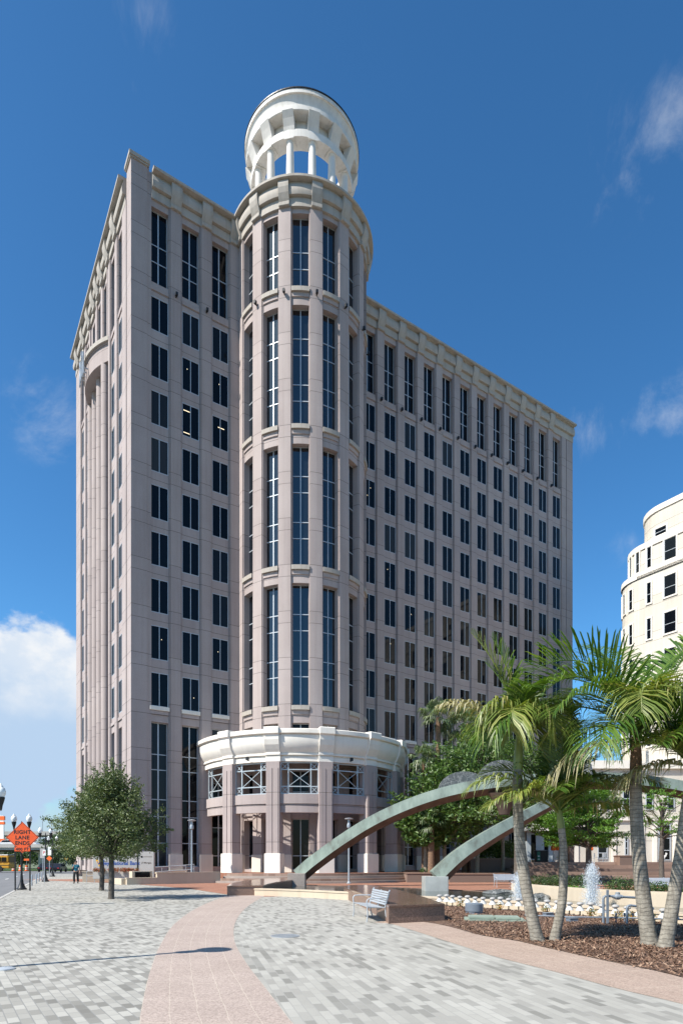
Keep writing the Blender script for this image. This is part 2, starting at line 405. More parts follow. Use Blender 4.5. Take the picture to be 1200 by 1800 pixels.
def window_meshes(w, h, zs, tag_, fw=.055, mull=.06, gl='glass'):
    """frame and pane facing -y, origin bottom centre"""
    f = MB()
    f.box(-w / 2, -w / 2 + fw, -.07, .03, 0, h); f.box(w / 2 - fw, w / 2, -.07, .03, 0, h)
    f.box(-w / 2 + fw, w / 2 - fw, -.067, .03, 0, fw); f.box(-w / 2 + fw, w / 2 - fw, -.067, .03, h - fw, h)
    f.box(-mull / 2, mull / 2, -.064, .03, fw, h - fw)
    for z in zs:
        f.box(-w / 2 + fw, -mull / 2, -.055, .03, z - .035, z + .035); f.box(mull / 2, w / 2 - fw, -.055, .03, z - .035, z + .035)
    p = MB(); p.box(-w / 2 + .01, w / 2 - .01, -.012, .02, .01, h - .01)
    return f.mesh(tag_, 'frame'), p.mesh('pane', gl)
def put_window(meshes, loc, rz=0, sill=None):
    o = place(meshes[0], T, loc, rz); place(meshes[1], o)
    if sill: place(sill, o)
    return o
WIN = window_meshes(WW, WH, [], 'window')
TOPW = window_meshes(WW - .02, TOPZ[1] - TOPZ[0], [2.1, 3.55], 'tall_window', mull=.10)
GRW = window_meshes(WW - .02, GRZ[1] - GRZ[0], [2.05, 4.35, 5.82, 8.39, 9.72], 'tall_window', mull=.11)
sm = MB(); sm.box(-.84, .84, -.26, .0, -.36, -.02); SILL = bevel(sm.build('sill', 'cream')).data
sm = MB(); sm.box(-.84, .84, -.26, .0, -.36, -.02); SILLW = bevel(sm.build('sill', 'white_stone')).data
for ob in [o for o in COL.objects if o.name.startswith('sill')]: bpy.data.objects.remove(ob)

# --- wall: core, piers and spandrels of the long front (y = 0) and of the left front (x = 0)
wl = MB()
wl.box(.7, LA - .7, .7, LB - .7, 0, 59.8)
def gaps(ops, z0, z1):
    z = z0; r = []
    for a, b in sorted(ops):
        if a > z: r.append((z, a))
        z = b
    if z < z1: r.append((z, z1))
    return r
OPS = [GRZ] + [(z, z + WH) for z in ROW] + [TOPZ]
def fbox(side, s0, s1, d0, d1, z0, z1):   # d outward
    if side == 'A': wl.box(s0, s1, -d1, -d0, z0, z1)
    else: wl.box(-d1, -d0, s0, s1, z0, z1)
def bays(side, centres, edge0, edge1):
    prev = edge0
    for i, c in enumerate(centres):
        a, b = c - WW / 2, c + WW / 2
        # pier to the left of this bay
        pier(side, prev, a)
        for z0, z1 in gaps(OPS, ZB, 58.6):
            fbox(side, a - .02, b + .02, -.7, 0, z0, z1)
            if z1 - z0 < 1.6 and z0 > 10 and z0 < 50: pass
        for z in (ROW[0], TOPZ[0]):   # stepped moulding under the sills
            fbox(side, a + .0, b - .0, -.02, .09, z - .72, z - .40)
        prev = b
    pier(side, prev, edge1)
def pier(side, a, b):
    fbox(side, a, b, -.7, .03, ZB, 58.62)
    if b - a > .6:
        fbox(side, a + .07, b - .07, .01, .09, ZB, 58.64)
        fbox(side, a + .16, b - .16, .05, .15, ZB, 58.66)
        wl.cur = 1  # thin dark strips paint in the shade of grooves at the pier steps
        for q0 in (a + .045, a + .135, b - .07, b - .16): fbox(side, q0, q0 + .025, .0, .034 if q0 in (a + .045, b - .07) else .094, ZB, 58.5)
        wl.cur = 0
LEFT = [U[0], U[1], U[2]]; RIGHT = U[8:]
bays('A', LEFT, 1.25, 10.4)
bays('A', RIGHT, 21.2, LA - 1.2)
BL = [3.75, 6.5]; BR = [17.9, 20.65]
bays('B', BL, 1.25, 8.2); bays('B', BR, 16.2, LB - 1.2)
# recess of the left front
wl.box(1.3, 1.6, 8.2, 16.2, 0, 58.6); fbox('B', 8.2, 16.2, -.7, 0, 49.4, TOPZ[0]); fbox('B', 8.2, 16.2, -.7, 0, TOPZ[1], 58.6)
p_ = 8.2
for c in (9.6, 12.2, 14.8): fbox('B', p_, c - WW / 2, -.7, .03, 51.2, 58.62); fbox('B', p_ + .1, c - WW / 2 - .1, .0, .14, 51.25, 58.64); p_ = c + WW / 2
fbox('B', p_, 16.2, -.7, .03, 51.2, 58.62)
# corner piers
wl.box(0 - .12, 1.25, -.12, 1.25, 0, 60.95); wl.box(.0, 1.42, .0, 1.42, 0, 60.93)
wl.box(LA - 1.2, LA + .05, -.12, 1.3, 0, 60.45); wl.box(-.12, 1.2, LB - 1.2, LB, 0, 60.45)
wl.box(-.06, .9, .9, 1.75, 0, 60.6); wl.box(.9, 1.6, -.06, .9, 0, 60.6)
wall = wl.build('wall', ['mauve', 'groove_shade'], T)
def basebox(s0, s1, side='A'):
    bs = MB()
    if side == 'A': bs.box(s0, s1, -.24, -.0, .3, 2.32)
    else: bs.box(-.24, 0, s0, s1, .3, 2.32)
    bs.build('base_block', 'base', T)
for cs, e0, e1 in ((LEFT, 1.3, 10.3), (RIGHT, 21.3, LA - 1.3)):
    p = e0
    for c in cs: basebox(p, c - WW / 2 - .01); p = c + WW / 2 + .01
    basebox(p, e1)
basebox(1.4, 2.9, 'B'); basebox(4.6, 5.7, 'B'); basebox(7.4, 8.2, 'B'); basebox(16.2, 17.0, 'B')
cp = MB(); cp.box(-.3, 1.42, -.3, 1.42, 60.96, 61.3); cp.box(-.22, 1.34, -.22, 1.34, 60.82, 60.957); bevel(cp.build('corner_cap', 'cream', T))
rf = MB(); rf.box(.5, LA - .5, .5, LB - .5, 59.85, 60.2); rf.build('roof', 'concrete', T)

# --- windows: the hundred that show largest are parts, the rest one part
rest_f, rest_p = MB(), MB()
def bulk(loc, rz, me_pair):
    mt = Matrix.Translation(loc) @ Matrix.Rotation(rz, 4, 'Z')
    for acc, me in ((rest_f, me_pair[0]), (rest_p, me_pair[1])):
        acc.add([mt @ v.co for v in me.vertices], [tuple(p.vertices) for p in me.polygons])
cols = [0, 1, 2] + list(range(8, 20)); cnt = 0
for k in cols:
    for z in ROW:
        if cnt < 99: put_window(WIN, (U[k], .07, z), 0, SILLW if z == ROW[0] and k < 12 else None); cnt += 1
        else: bulk((U[k], .07, z), 0, WIN)
for c in BL + BR:
    for z in ROW: bulk((.07, c, z), -math.pi / 2, WIN)
wr = rest_f.build('window', 'frame', T); wr['kind'] = 'stuff'; rest_p.build('pane', 'glass', wr)
for k in cols:
    put_window(TOPW, (U[k], .42, TOPZ[0]), 0, SILL)
    if k not in (2,): put_window(GRW, (U[k], .42, GRZ[0]), 0)
put_window(window_meshes(WW, 3.3, [1.2], 'window'), (U[2], .2, 10.4)); put_window(GRW, (U[2], .5, -3.6))
for c in BL + BR:
    put_window(TOPW, (.42, c, TOPZ[0]), -math.pi / 2, SILL); put_window(GRW, (.42, c, GRZ[0]), -math.pi / 2)
for c in (9.6, 12.2, 14.8):
    put_window(TOPW, (.42, c, TOPZ[0]), -math.pi / 2)
# curtain wall of the recess
cw = MB()
for i in range(13): cw.box(1.1, 1.3, 8.3 + i * .64, 8.36 + i * .64, .8, 49.4)
for i in range(25): cw.box(1.15, 1.3, 8.2, 16.2, 1.6 + i * 2.015, 1.68 + i * 2.015)
c_ = cw.build('curtain_wall', 'frame', T); gp = MB(); gp.box(1.22, 1.28, 8.2, 16.2, .8, 49.4); gp.build('pane', 'glass', c_)
for y in (9.1, 11.2, 13.3, 15.4):
    q = MB(); q.lathe([(.44, 0), (.44, 49.6)], n=16, caps=True); place(q.mesh('round_column', 'mauve', True), T, (-.15, y, 0))
q = MB(); cc = (5.72, 12.2)
q.ring(5.6, 7.05, 49.4, 51.0, cc, -125, -55, 20); q.ring(6.0, 7.12, 51.0, 51.15, cc, -125, -55, 20)
q.build('bow_band', 'mauve', T)
q = MB(); q.ring(5.9, 7.32, 51.15, 51.55, cc, -126, -54, 20); q.build('bow_sill', 'cream', T)
# angular metal sign on the bow (its lettering cannot be read from here)
q = MB()
for i, (a, h) in enumerate(((-84, 2.2), (-88.5, 2.6), (-93, 1.9), (-97.5, 2.4))):
    x, y = cc[0] + 7.5 * math.sin(R_(a)), cc[1] - 7.5 * math.cos(R_(a))
    q.bar((x, y - .18, 49.5), (x, y + .12, 49.5 + h), .12); q.bar((x, y + .2, 49.5), (x, y - .05, 49.5 + h), .12); q.bar((x + .5, y, 50.2), (x, y, 50.2), .08)
q.build('facade_sign', 'frame', T)

# --- cornice profile (outward distance, height)
CORN = [(-.5, 58.42), (.17, 58.42), (.17, 59.12), (.13, 59.14), (.13, 59.2), (.40, 59.22), (.46, 59.45), (.46, 59.75), (.40, 60.05), (.30, 60.28), (.30, 60.36), (.74, 60.38), (.77, 60.40), (.77, 60.60), (.70, 60.64), (-.5, 60.64)]
def straight(prof, side, s0, s1, mb):
    k = len(prof); vs = []
    for s in (s0, s1):
        for d, z in prof: vs.append((s, -d, z) if side == 'A' else (-d, s, z))
    fs = [(i, (i + 1) % k, k + (i + 1) % k, k + i) for i in range(k)] + [tuple(range(k)), tuple(range(2 * k - 1, k - 1, -1))]
    mb.add(vs, fs)
c = MB(); straight(CORN, 'A', 1.6, LA + .1, c); straight(CORN, 'B', 1.6, LB + .1, c)
c.build('cornice', 'cream', T)
BRK = [(-.2, 58.40), (.32, 58.40), (.36, 58.44), (.36, 58.72), (.28, 58.78), (.36, 58.95), (.52, 59.35), (.62, 59.75), (.63, 60.05), (.58, 60.3), (.56, 60.37), (-.2, 60.37)]
def bracket_mesh(prof, w, name, mat, r0=0):
    b = MB(); k = len(prof); vs = []
    for s in (-w / 2, w / 2): vs += [(s, -d, z) for d, z in prof]
    b.add(vs, [(i, (i + 1) % k, k + (i + 1) % k, k + i) for i in range(k)] + [tuple(range(k)), tuple(range(2 * k - 1, k - 1, -1))])
    me = b.mesh(name, mat); return me
BM = bracket_mesh(BRK, .92, 'bracket', 'cream')
for k in (0, 1, 2): place(BM, T, (U[k] + BAY / 2 if k < 2 else U[2] + 1.35, 0, 0))
for k in range(8, 19): place(BM, T, (U[k] + BAY / 2, 0, 0))
for y in (5.12, 8.0, 10.4, 12.2, 14.0, 16.4, 19.3, 22.6): place(BM, T, (0, y, 0), -math.pi / 2)
# a few lit ceiling lamps seen at the panes
for k, r_, dx, dz, ln in ((1, 6, -.35, 2.3, .28), (1, 6, -.35, .35, .28), (2, 6, .1, 2.0, .3), (0, 7, .0, 2.1, .03), (1, 7, -.3, 2.0, .03), (2, 7, -.1, 1.9, .03), (8, 6, .2, 2.1, .03), (8, 6, -.2, 1.2, .03), (9, 2, .1, 2.2, .03), (10, 3, .2, 2.0, .03), (0, 1, .2, 1.8, .03), (1, 0, .3, 1.2, .03), (2, 1, -.2, 1.7, .03), (9, 4, -.3, 2.1, .03)):
    q = MB(); q.box(U[k] + dx - ln, U[k] + dx + ln, .04, .055, ROW[r_] + dz - .03, ROW[r_] + dz + .03); q.build('ceiling_light', 'lit_lamp', T)
# small black floodlights under the top storey
fl = MB(); fl.box(-.05, .05, -.30, -.15, -.03, .03); fl.box(-.1, .1, -.48, -.26, .0, .26); FLM = fl.mesh('wall_light', 'black_metal')
for k in (0, 1): place(FLM, T, (U[k] + BAY / 2, 0, 50.9))
for k in range(8, 19): place(FLM, T, (U[k] + BAY / 2, 0, 50.9))

# --- turret
TC = (15.75, -1.1); TR = 6.1; STEP = 360 / 14; PH = 2.4 - 33.1    # local angle of the bay nearest the camera
t = MB()
tz = [(15.25, 25.9), (27.4, 38.0), (39.6, 50.05), (51.5, 58.0)]
tz0 = [(1.0, 5.4), (6.6, 9.6), (12.2, 13.75)]
for k in range(-3, 6):
    a = PH + STEP * k
    for z0, z1 in gaps(tz + tz0, .6, 58.6): t.ring(TR - .8, TR - .06, z0, z1, TC, a - 7.6, a + 7.6, 6)
    for z in [q[0] for q in tz]: t.ring(TR - .3, TR + .03, z - .78, z - .42, TC, a - 6.9, a + 6.9, 6)
    h = a + STEP / 2
    t.ring(TR - .8, TR, .6, 58.6, TC, h - 5.75, h + 5.75, 6)
    t.ring(TR - .3, TR + .10, .6, 58.62, TC, h - 5.0, h + 5.0, 6)
turret = t.build('turret', 'mauve', T, True)
tm = MB(); tm.lathe([(.01, .5), (TR - .75, .5), (TR - .75, 59.9), (.01, 59.9)], TC, n=48); tm.build('turret_core', 'dark', T)
def put_polar(pair, r, ang, z, parent=T, sill=None):
    a = R_(ang); o = place(pair[0], parent, (TC[0] + r * math.sin(a), TC[1] - r * math.cos(a), z), a)
    if len(pair) > 1 and pair[1]: place(pair[1], o)
    if sill: place(sill, o)
    return o
def rel(z0, z1, n):
    r = []; top = z1 - z0
    for i in range(n):
        zt = top - 2.55 - 4.03 * i
        if zt > .4: r.append(zt)
        if zt - 1.42 > .4: r.append(zt - 1.42)
    return r
TW = [window_meshes(1.46, b - a, rel(a, b, 3) if i < 3 else [2.1, 3.55], 'turret_window', .04, .085, 'coated_glass') for i, (a, b) in enumerate(tz)]
TW0 = [window_meshes(1.46, b - a, [] if b - a < 2 else [1.2], 'turret_window', .04, .085, 'glass') for a, b in tz0]
# curved sill, built for angle 0 about the turret axis
sl = MB(); sl.ring(TR - .62, TR + .20, -.40, -.02, (0, TR - .62), -7.3, 7.3, 6); TS = sl.mesh('sill', 'cream')
for k in range(-2, 5):
    a = PH + STEP * k
    for i, (z0, z1) in enumerate(tz): put_polar(TW[i], TR - .62, a, z0, T, TS)
    for i, (z0, z1) in enumerate(tz0): put_polar(TW0[i], TR - .62, a, z0)
c = MB(); c.lathe([(TR + d - .02, z) for d, z in CORN] + [(TR - .52, 58.45)], TC, -135, 135, 90, False); c.build('turret_cornice', 'cream', T, True)
for k in range(-3, 5): put_polar((BM, None), TR - .02, PH + STEP * (k + .5), 0)
for k in range(-2, 4): put_polar((FLM, None), TR - .04, PH + STEP * (k + .5), 50.9)
r = MB(); r.lathe([(.01, 60.3), (TR + .3, 60.35), (TR + .3, 60.58), (.01, 60.5)], TC, n=48); r.build('turret_roof', 'concrete', T)

# --- lantern
c = TC
L = MB()
L.ring(3.68, 4.85, 66.35, 67.0, c, n=84); L.ring(4.25, 4.5, 67.0, 68.25, c, n=84)
L.lathe([(4.3, 68.2), (5.42, 68.15), (5.47, 68.2), (5.47, 68.55), (5.3, 68.6), (5.28, 68.9), (5.42, 69.3), (5.5, 69.5), (5.62, 69.52), (5.62, 69.85), (5.2, 69.9), (4.2, 69.9), (4.15, 68.2), (4.3, 68.2)], c, n=96)
L.ring(2.2, 5.0, 60.6, 61.2, c, n=64)
L.v = [(x, y, z - .25 if z > 63 else z) for x, y, z in L.v]
L.v = [(c[0] + (x - c[0]) * (.97 if z > 67.8 else 1), c[1] + (y - c[1]) * (.97 if z > 67.8 else 1), z) for x, y, z in L.v]
lan = L.build('lantern', 'lantern', T, True)
LR = MB(); LR.lathe([(5.0, 69.93), (5.66, 69.87), (5.66, 69.97), (4.4, 70.02), (4.4, 69.93), (5.0, 69.93)], c, n=96); LR.v = [(c[0] + (x - c[0]) * .972, c[1] + (y - c[1]) * .972, z - .25) for x, y, z in LR.v]; LR.build('lantern_roof', 'black_metal', lan)
q = MB(); q.lathe([(.38, 0), (.43, .03), (.43, .16), (.36, .2), (.36, .3), (.355, 2.2), (.31, 4.1), (.33, 4.12), (.37, 4.2), (.37, 4.28)], n=20, caps=False); q.box(-.45, .45, -.45, .45, 4.28, 4.42)
q.v = [(x, y, z * 1.118) for x, y, z in q.v]
CM = q.mesh('column', 'lantern', True)
LB_ = bracket_mesh([(-.3, 66.98), (.02, 66.98), (.10, 67.25), (.32, 67.75), (.56, 68.19), (-.3, 68.19)], 1.0, 'bracket', 'lantern')
PL = PH + STEP / 2 + .3
for k in range(14):
    put_polar((CM, None), 4.42, PL + STEP * k, 61.18, lan); put_polar((LB_, None), 4.82, PL + STEP * k, -.25, lan)

# --- entrance portico round the foot of the turret
RR = 9.45; p = MB()
for k in range(-2, 5):
    a = PH + STEP * k; w = STEP / 2 - 2.9
    lo, hi = a - w, a + w
    p.ring(RR - .45, RR - .02, 5.7, 6.35, TC, lo, hi, 8); p.ring(RR - .45, RR + .06, 6.42, 7.2, TC, lo, hi, 8); p.ring(RR - .4, RR - .08, 6.3, 6.5, TC, lo, hi, 8)
por = p.build('portico', 'mauve', T, True)
WC = [(RR - .5, 9.86), (RR + .02, 9.86), (RR + .02, 10.22), (RR - .06, 10.26), (RR - .06, 10.34), (RR + .14, 10.36), (RR + .14, 10.5), (RR + .08, 10.52), (RR + .22, 10.72), (RR + .40, 11.05), (RR + .48, 11.4), (RR + .50, 11.75), (RR + .48, 11.93), (RR + .42, 11.95), (RR + .42, 12.0), (RR + .62, 12.02), (RR + .66, 12.06), (RR + .66, 12.36), (RR + .58, 12.42), (RR - .5, 12.42), (RR - .5, 9.86)]
q = MB(); q.lathe(WC, TC, -104, 104, 84, False); q.build('cornice', 'white_stone', por, True)
WB = [(-.3, 9.8), (.22, 9.8), (.26, 9.84), (.26, 10.24), (.17, 10.28), (.22, 10.34), (.34, 10.36), (.34, 10.5), (.28, 10.56), (.42, 10.8), (.60, 11.15), (.70, 11.55), (.71, 11.9), (.80, 11.98), (.86, 12.02), (.86, 12.5), (.80, 12.56), (-.3, 12.56)]
WBM = bracket_mesh(WB, 1.22, 'bracket', 'white_stone')
q = MB(); q.box(-.56, .56, -.32, .55, .5, 9.82); q.box(-.46, -.05, -.37, .3, 2.3, 9.3); q.box(.05, .46, -.37, .3, 2.3, 9.3); q.box(-.50, .50, .5, .75, .5, 9.82)
PM = q.mesh('pillar', 'mauve')
q = MB(); q.box(-.68, .68, -.45, .80, .5, 2.36); PB = bevel(q.build('base', 'white_stone'), .03)
PBM = PB.data; bpy.data.objects.remove(PB)
for k in range(-2, 5):
    a = PH + STEP * (k + .5)
    pl = put_polar((PM, PBM), RR - .02, a, 0, por); put_polar((WBM, None), RR - .02, a, 0, por)
q = MB(); q.lathe([(TR - .5, 11.3), (RR - .3, 11.3), (RR - .3, 11.75), (TR - .5, 11.75)], TC, -104, 104, 48, False); q.build('porch_roof', 'cream', por)
# loggia railing: frame, small crosses in the corners, one big cross
def railing():
    m = MB(); w, h = 3.12, 2.6; a = w / 2; v = .92; u0, u1 = .62, 2.0; y0, y1 = -.05, .05
    for x in (-a, a - .09): m.box(x, x + .09, y0, y1, 0, h)
    for x in (-v, v): m.box(x - .045, x + .045, -.047, .047, .08, h - .08)
    for z in (0, h - .08): m.box(-a + .09, a - .09, -.049, .049, z, z + .08)
    for z in (u0, u1): m.box(-a + .09, a - .09, -.044, .044, z - .04, z + .04)
    def X(x0, x1, z0, z1):
        m.bar((x0, 0, z0), (x1, 0, z1), .045); m.bar((x0, .012, z1), (x1, .012, z0), .045)
    X(-v, v, u0, u1)
    for s in (-1, 1):
        for z0, z1 in ((.08, u0), (u1, h - .08)): X(s * v, s * (a - .09), z0, z1)
    return m.mesh('railing', 'rail_grey')
RM = railing()
for k in range(-2, 5): put_polar((RM, None), RR - .28, PH + STEP * k, 7.22, por)
for k in (-1, 1): put_polar((FLM, None), RR + .02, PH + STEP * k, 10.0, por)
# pale dado and pilaster bases along the inner wall of the porch
for k in range(-3, 5): q = MB(); q.ring(TR - .1, TR + .16, .6, 2.3, TC, PH + STEP * (k + .5) - 5.9, PH + STEP * (k + .5) + 5.9, 6); q.build('base_block', 'base', T)
# ------------------------------------------------------------------ ground, paving, steps
def kerb(Y): return -15 - .436 * (Y - 27)
g = MB(); g.sheet([(-900, -60), (900, -60), (900, 1500), (-900, 1500)], -.16); structure(g.build('ground', 'bank'))
g = MB(); g.sheet([(kerb(-20) + .1, -20), (kerb(88) + .1, 88), (10, 88), (10, 118), (-200, 118), (-200, -20)], -.13); structure(g.build('road', 'asphalt'))
g = MB(); g.sheet([(-200, 119), (60, 119), (60, 165), (-200, 165)], -.10); o = g.build('grass_bank', 'grass'); structure(o)
KN = Vector((.917, .40, 0))
g = MB(); g.prism([(kerb(-20), -20), (40, -20), (90, 40), (90, 100), (10, 100), (10, 86), (kerb(86), 86)], -.2, 0); structure(g.build('pavement', 'pave_left'))
g = MB(); a = Vector((kerb(-20), -20, 0)); b = Vector((kerb(86), 86, 0)); g.prism([a - KN * .16, a - KN * .003, b - KN * .003, b - KN * .16], -.2, .012); structure(g.build('kerb', 'concrete'))
for i in range(6):
    y = 30 + i * 11; g = MB(); x = kerb(y) - 3.6
    g.sheet([(x, y), (x + .14, y), (x + .14 - 1.3, y + 3), (x - 1.3, y + 3)], -.12); structure(g.build('road_marking', 'paint_white'))

def catmull(pts, n=8):
    P = [Vector(p) for p in pts]; P = [P[0] * 2 - P[1]] + P + [P[-1] * 2 - P[-2]]; r = []
    for i in range(1, len(P) - 2):
        for j in range(n):
            t = j / n; a, b, c, d = P[i - 1:i + 3]
            r.append(.5 * ((2 * b) + (c - a) * t + (2 * a - 5 * b + 4 * c - d) * t * t + (3 * b - a - 3 * c + d) * t ** 3))
    r.append(P[-2]); return r
def strip(name, left, right, z, mat, nu=6):
    """left and right edge polylines (same count) as a sheet with u across and v along in metres"""
    vs, uvs, fs = [], [], []; v = 0
    for i, (l, r) in enumerate(zip(left, right)):
        if i: v += ((l + r) / 2 - (left[i - 1] + right[i - 1]) / 2).length
        for j in range(nu + 1): p = l.lerp(r, j / nu); vs.append((p.x, p.y, z)); uvs.append((j / nu, v))
    for i in range(len(left) - 1):
        for j in range(nu): k = i * (nu + 1) + j; fs.append((k, k + 1, k + nu + 2, k + nu + 1))
    me = bpy.data.meshes.new(name); me.from_pydata(vs, [], fs); ul = me.uv_layers.new()
    for lp in me.loops: ul.data[lp.index].uv = uvs[lp.vertex_index]
    me.materials.append(M[mat]); o = bpy.data.objects.new(name, me); COL.objects.link(o); return structure(o)
def res(pts, n=40):
    P = catmull(pts, 12); L = [0]
    for a, b in zip(P, P[1:]): L.append(L[-1] + (b - a).length)
    out = []
    for i in range(n + 1):
        d = L[-1] * i / n; k = 0
        while k < len(L) - 2 and L[k + 1] < d: k += 1
        out.append(P[k].lerp(P[k + 1], (d - L[k]) / max(1e-6, L[k + 1] - L[k])))
    return out
PL_ = res([Vector((-1.75, 3.2, 0)), G(235, 1850), G(244, 1800), G(262, 1715), G(283, 1660), G(310, 1622), G(352, 1594), G(400, 1575), G(440, 1563)])
PR_ = res([Vector((-.15, 3.2, 0)), G(552, 1850), G(513, 1800), G(468, 1740), G(430, 1690), G(411, 1650), G(416, 1617), G(437, 1593), G(470, 1573), G(490, 1564)])
strip('granite_path', PL_, PR_, .008, 'pink')
# long pavers to the right of the path
outl = [(p.x, p.y) for p in PR_] + [(4, 33), (30, 33), (30, 3), (4, 3.2)]
g = MB(); g.sheet(outl, .004); structure(g.build('pavement_right', 'pave_right'))
SU = [Vector((1.7, 18.2, 0)), G(760, 1624), G(797, 1632), G(848, 1646), G(907, 1655), G(958, 1667), G(1053, 1688), G(1160, 1710), G(1290, 1742), Vector((6.8, 3, 0))]
SD = [Vector((.9, 17.2, 0)), G(690, 1626), G(770, 1651), G(830, 1670), G(870, 1683), G(980, 1711), G(1079, 1738), G(1200, 1767), G(1300, 1800), Vector((5.0, 3, 0))]
strip('aggregate_strip', res(SD), res(SU), .009, 'pink_strip')
# terracotta court in front of the steps
g = MB(); cr = catmull([G(205, 1553), G(262, 1557), G(330, 1563), G(385, 1571), G(440, 1577), G(520, 1576), (0, 29, 0), (9, 27, 0)], 6)
g.sheet([(p[0], p[1]) for p in cr] + [(16, 20), (80, 20), (80, 90), (-30, 58)], .0065); structure(g.build('brick_court', 'brick'))
# podium and curved entrance steps
tw = lambda u, v: Vector((X0 + u * math.cos(ANG) - v * math.sin(ANG), Y0 + u * math.sin(ANG) + v * math.cos(ANG), 0))
TCw = tw(*TC)
s = empty('entrance_steps', (TCw.x, TCw.y, 0), ANG); tag(s, 'low curved stone steps running round the columned entrance', 'steps')
for i, r_ in enumerate((12.6, 12.15, 11.7, 11.25)):
    q = MB(); q.lathe([(r_ - 2.2, 0), (r_, 0), (r_, .19 * (i + 1) - .012), (r_ - 2.2, .19 * (i + 1) - .012)], (0, 0), -62, 88, 70, False)
    q.build('step', 'granite_grey' if i % 2 == 0 else 'step_brown', s, True)
q = MB(); q.lathe([(11.0, .0), (11.0, .763), (.5, .764)], (TCw.x, TCw.y), n=72); q.prism([tw(-.5, -2.2)[:2], tw(60, -2.2)[:2], tw(60, 2)[:2], tw(-.5, 2)[:2]], .0, .76); structure(q.build('podium', 'brick'))

# ------------------------------------------------------------------ ramp walls and bank sign on the left
def wallbox(mb, a, b, z0, z1, th=.3):
    a = Vector(a); b = Vector(b); d = (b - a); d.z = 0; n = Vector((-d.y, d.x, 0)).normalized() * th
    mb.prism([a[:2], b[:2], (b + n)[:2], (a + n)[:2]], z0, z1)
dA = Vector((math.cos(ANG), math.sin(ANG), 0)); dB = Vector((-math.sin(ANG), math.cos(ANG), 0))
rw = empty('ramp_wall', G(145, 1551)); tag(rw, 'long low cream wall behind the ramp handrails', 'wall')
q = MB(); o_ = Vector(G(145, 1551)); e_ = o_ + Vector((8.0, 2.6, 0)); l0 = Vector((0, 0, 0))
wallbox(q, l0, e_ - o_, 0, .83); q.build('wall_body', 'wall_cream', rw)
q = MB(); wallbox(q, l0 - Vector((.05, .05, 0)), e_ - o_ + Vector((.05, 0, 0)), .83, .91, .4); q.build('coping', 'wall_cream', rw)
bw = empty('basin_wall', G(223, 1556)); tag(bw, 'stepped cream planter wall with a small dark glazed box in it', 'wall')
p0 = Vector((0, 0, 0)); p1 = dA * 2.2; p2 = dA * 7.2
q = MB(); wallbox(q, p0, p1, 0, .44, .35); wallbox(q, p1 + dA * .002, p2, 0, .80, .35); wallbox(q, p0 + dB * .352 , p0 + dB * 2.6, 0, .44, .3); q.prism([(dA * .3 + dB * .36)[:2], (p1 + dB * .36)[:2], (p1 + dB * 2.2)[:2], (dA * .3 + dB * 2.2)[:2]], 0, .3)
q.build('wall_body', 'wall_cream', bw)
q = MB(); wallbox(q, p0 - dA * .04 - dB * .04, p1 - dA * .01, .44, .51, .43); wallbox(q, p1 - dA * .04 - dB * .04, p2 + dA * .04, .80, .88, .45); q.build('coping', 'wall_cream', bw)
q = MB(); mtx = Matrix.Translation(dA * 1.3 + dB * 1.1 + Vector((0, 0, .72))) @ Matrix.Rotation(ANG, 4, 'Z'); q.obox(mtx, 1.5, .9, .5); gb = q.build('glazed_box', 'wall_cream', bw)
q = MB(); mtx = Matrix.Translation(dA * 1.3 + dB * .63 + Vector((0, 0, .70))) @ Matrix.Rotation(ANG, 4, 'Z'); q.obox(mtx, 1.1, .06, .42); q.build('pane', 'glass', gb)
# handrail of the ramp
def railrun(pts, name, label):
    e = empty(name, pts[0]); tag(e, label, 'handrail'); b = Vector(pts[0]); P = [Vector(p) - b for p in pts]
    for h in (.9, .5):
        q = MB(); q.tube([p + Vector((0, 0, h)) for p in P], .028, 8); q.build('rail', 'silver', e)
    n = max(2, int((P[-1] - P[0]).length / 1.6))
    for i in range(n + 1):
        p = P[0].lerp(P[-1], i / n); q = MB(); q.tube([p, p + Vector((0, 0, .9))], .024, 8); q.build('post', 'silver', e)
ra = o_ + Vector((.55, -.5, 0))
railrun([ra, ra + Vector((7.6, 2.2, .45))], 'handrail', 'silver ramp handrail in front of the long cream wall')
rb = o_ + Vector((1.6, -1.5, 0))
railrun([rb, rb + Vector((7.4, 2.6, .55))], 'handrail', 'silver ramp handrail nearer the oak trunks, beside the stepped planter')
# bank sign with flower bed
sp = W(163, 1515, 49.6); sg = empty('bank_sign', (sp.x, sp.y, 0)); tag(sg, 'pale monument sign with blue bank lettering and a yellow and blue emblem', 'sign')
sw = W(241, 1515, 49.6).x - sp.x
q = MB(); q.box(0, sw, 0, .35, .3, 2.35); bevel(q.build('panel', 'sign_panel', sg))
q = MB(); q.box(sw + .003, sw + .10, -.02, .37, .3, 2.5); q.build('divider', 'black', sg)
q = MB(); q.box(sw + .103, sw + 1.35, 0, .35, .3, 2.5); tp = bevel(q.build('tenant_panel', 'sign_panel', sg))
put_text(text_mesh('Valley National Bank', .43, 'blue', .004, .008, spacing=.96), sg, (sw / 2 + .28, -.006, 1.56))
q = MB(); q.add([(.22, -.008, 1.84), (.42, -.008, 1.84), (.60, -.008, 1.30), (.50, -.008, 1.30)], [(0, 1, 2, 3)]); q.build('emblem', 'yellow', sg)
q = MB(); q.add([(.55, -.009, 1.30), (.92, -.009, 1.30), (.92, -.009, 1.84), (.78, -.009, 1.84)], [(0, 1, 2, 3)]); q.build('emblem', 'blue', sg)
put_text(text_mesh('J.P.Morgan', .19, 'patina_brown', .003, .002), tp, (sw + .74, -.004, 1.6))
q = MB(); q.box(sw + .3, sw + .45, -.006, -.001, 2.0, 2.16); q.build('emblem', 'black', tp)
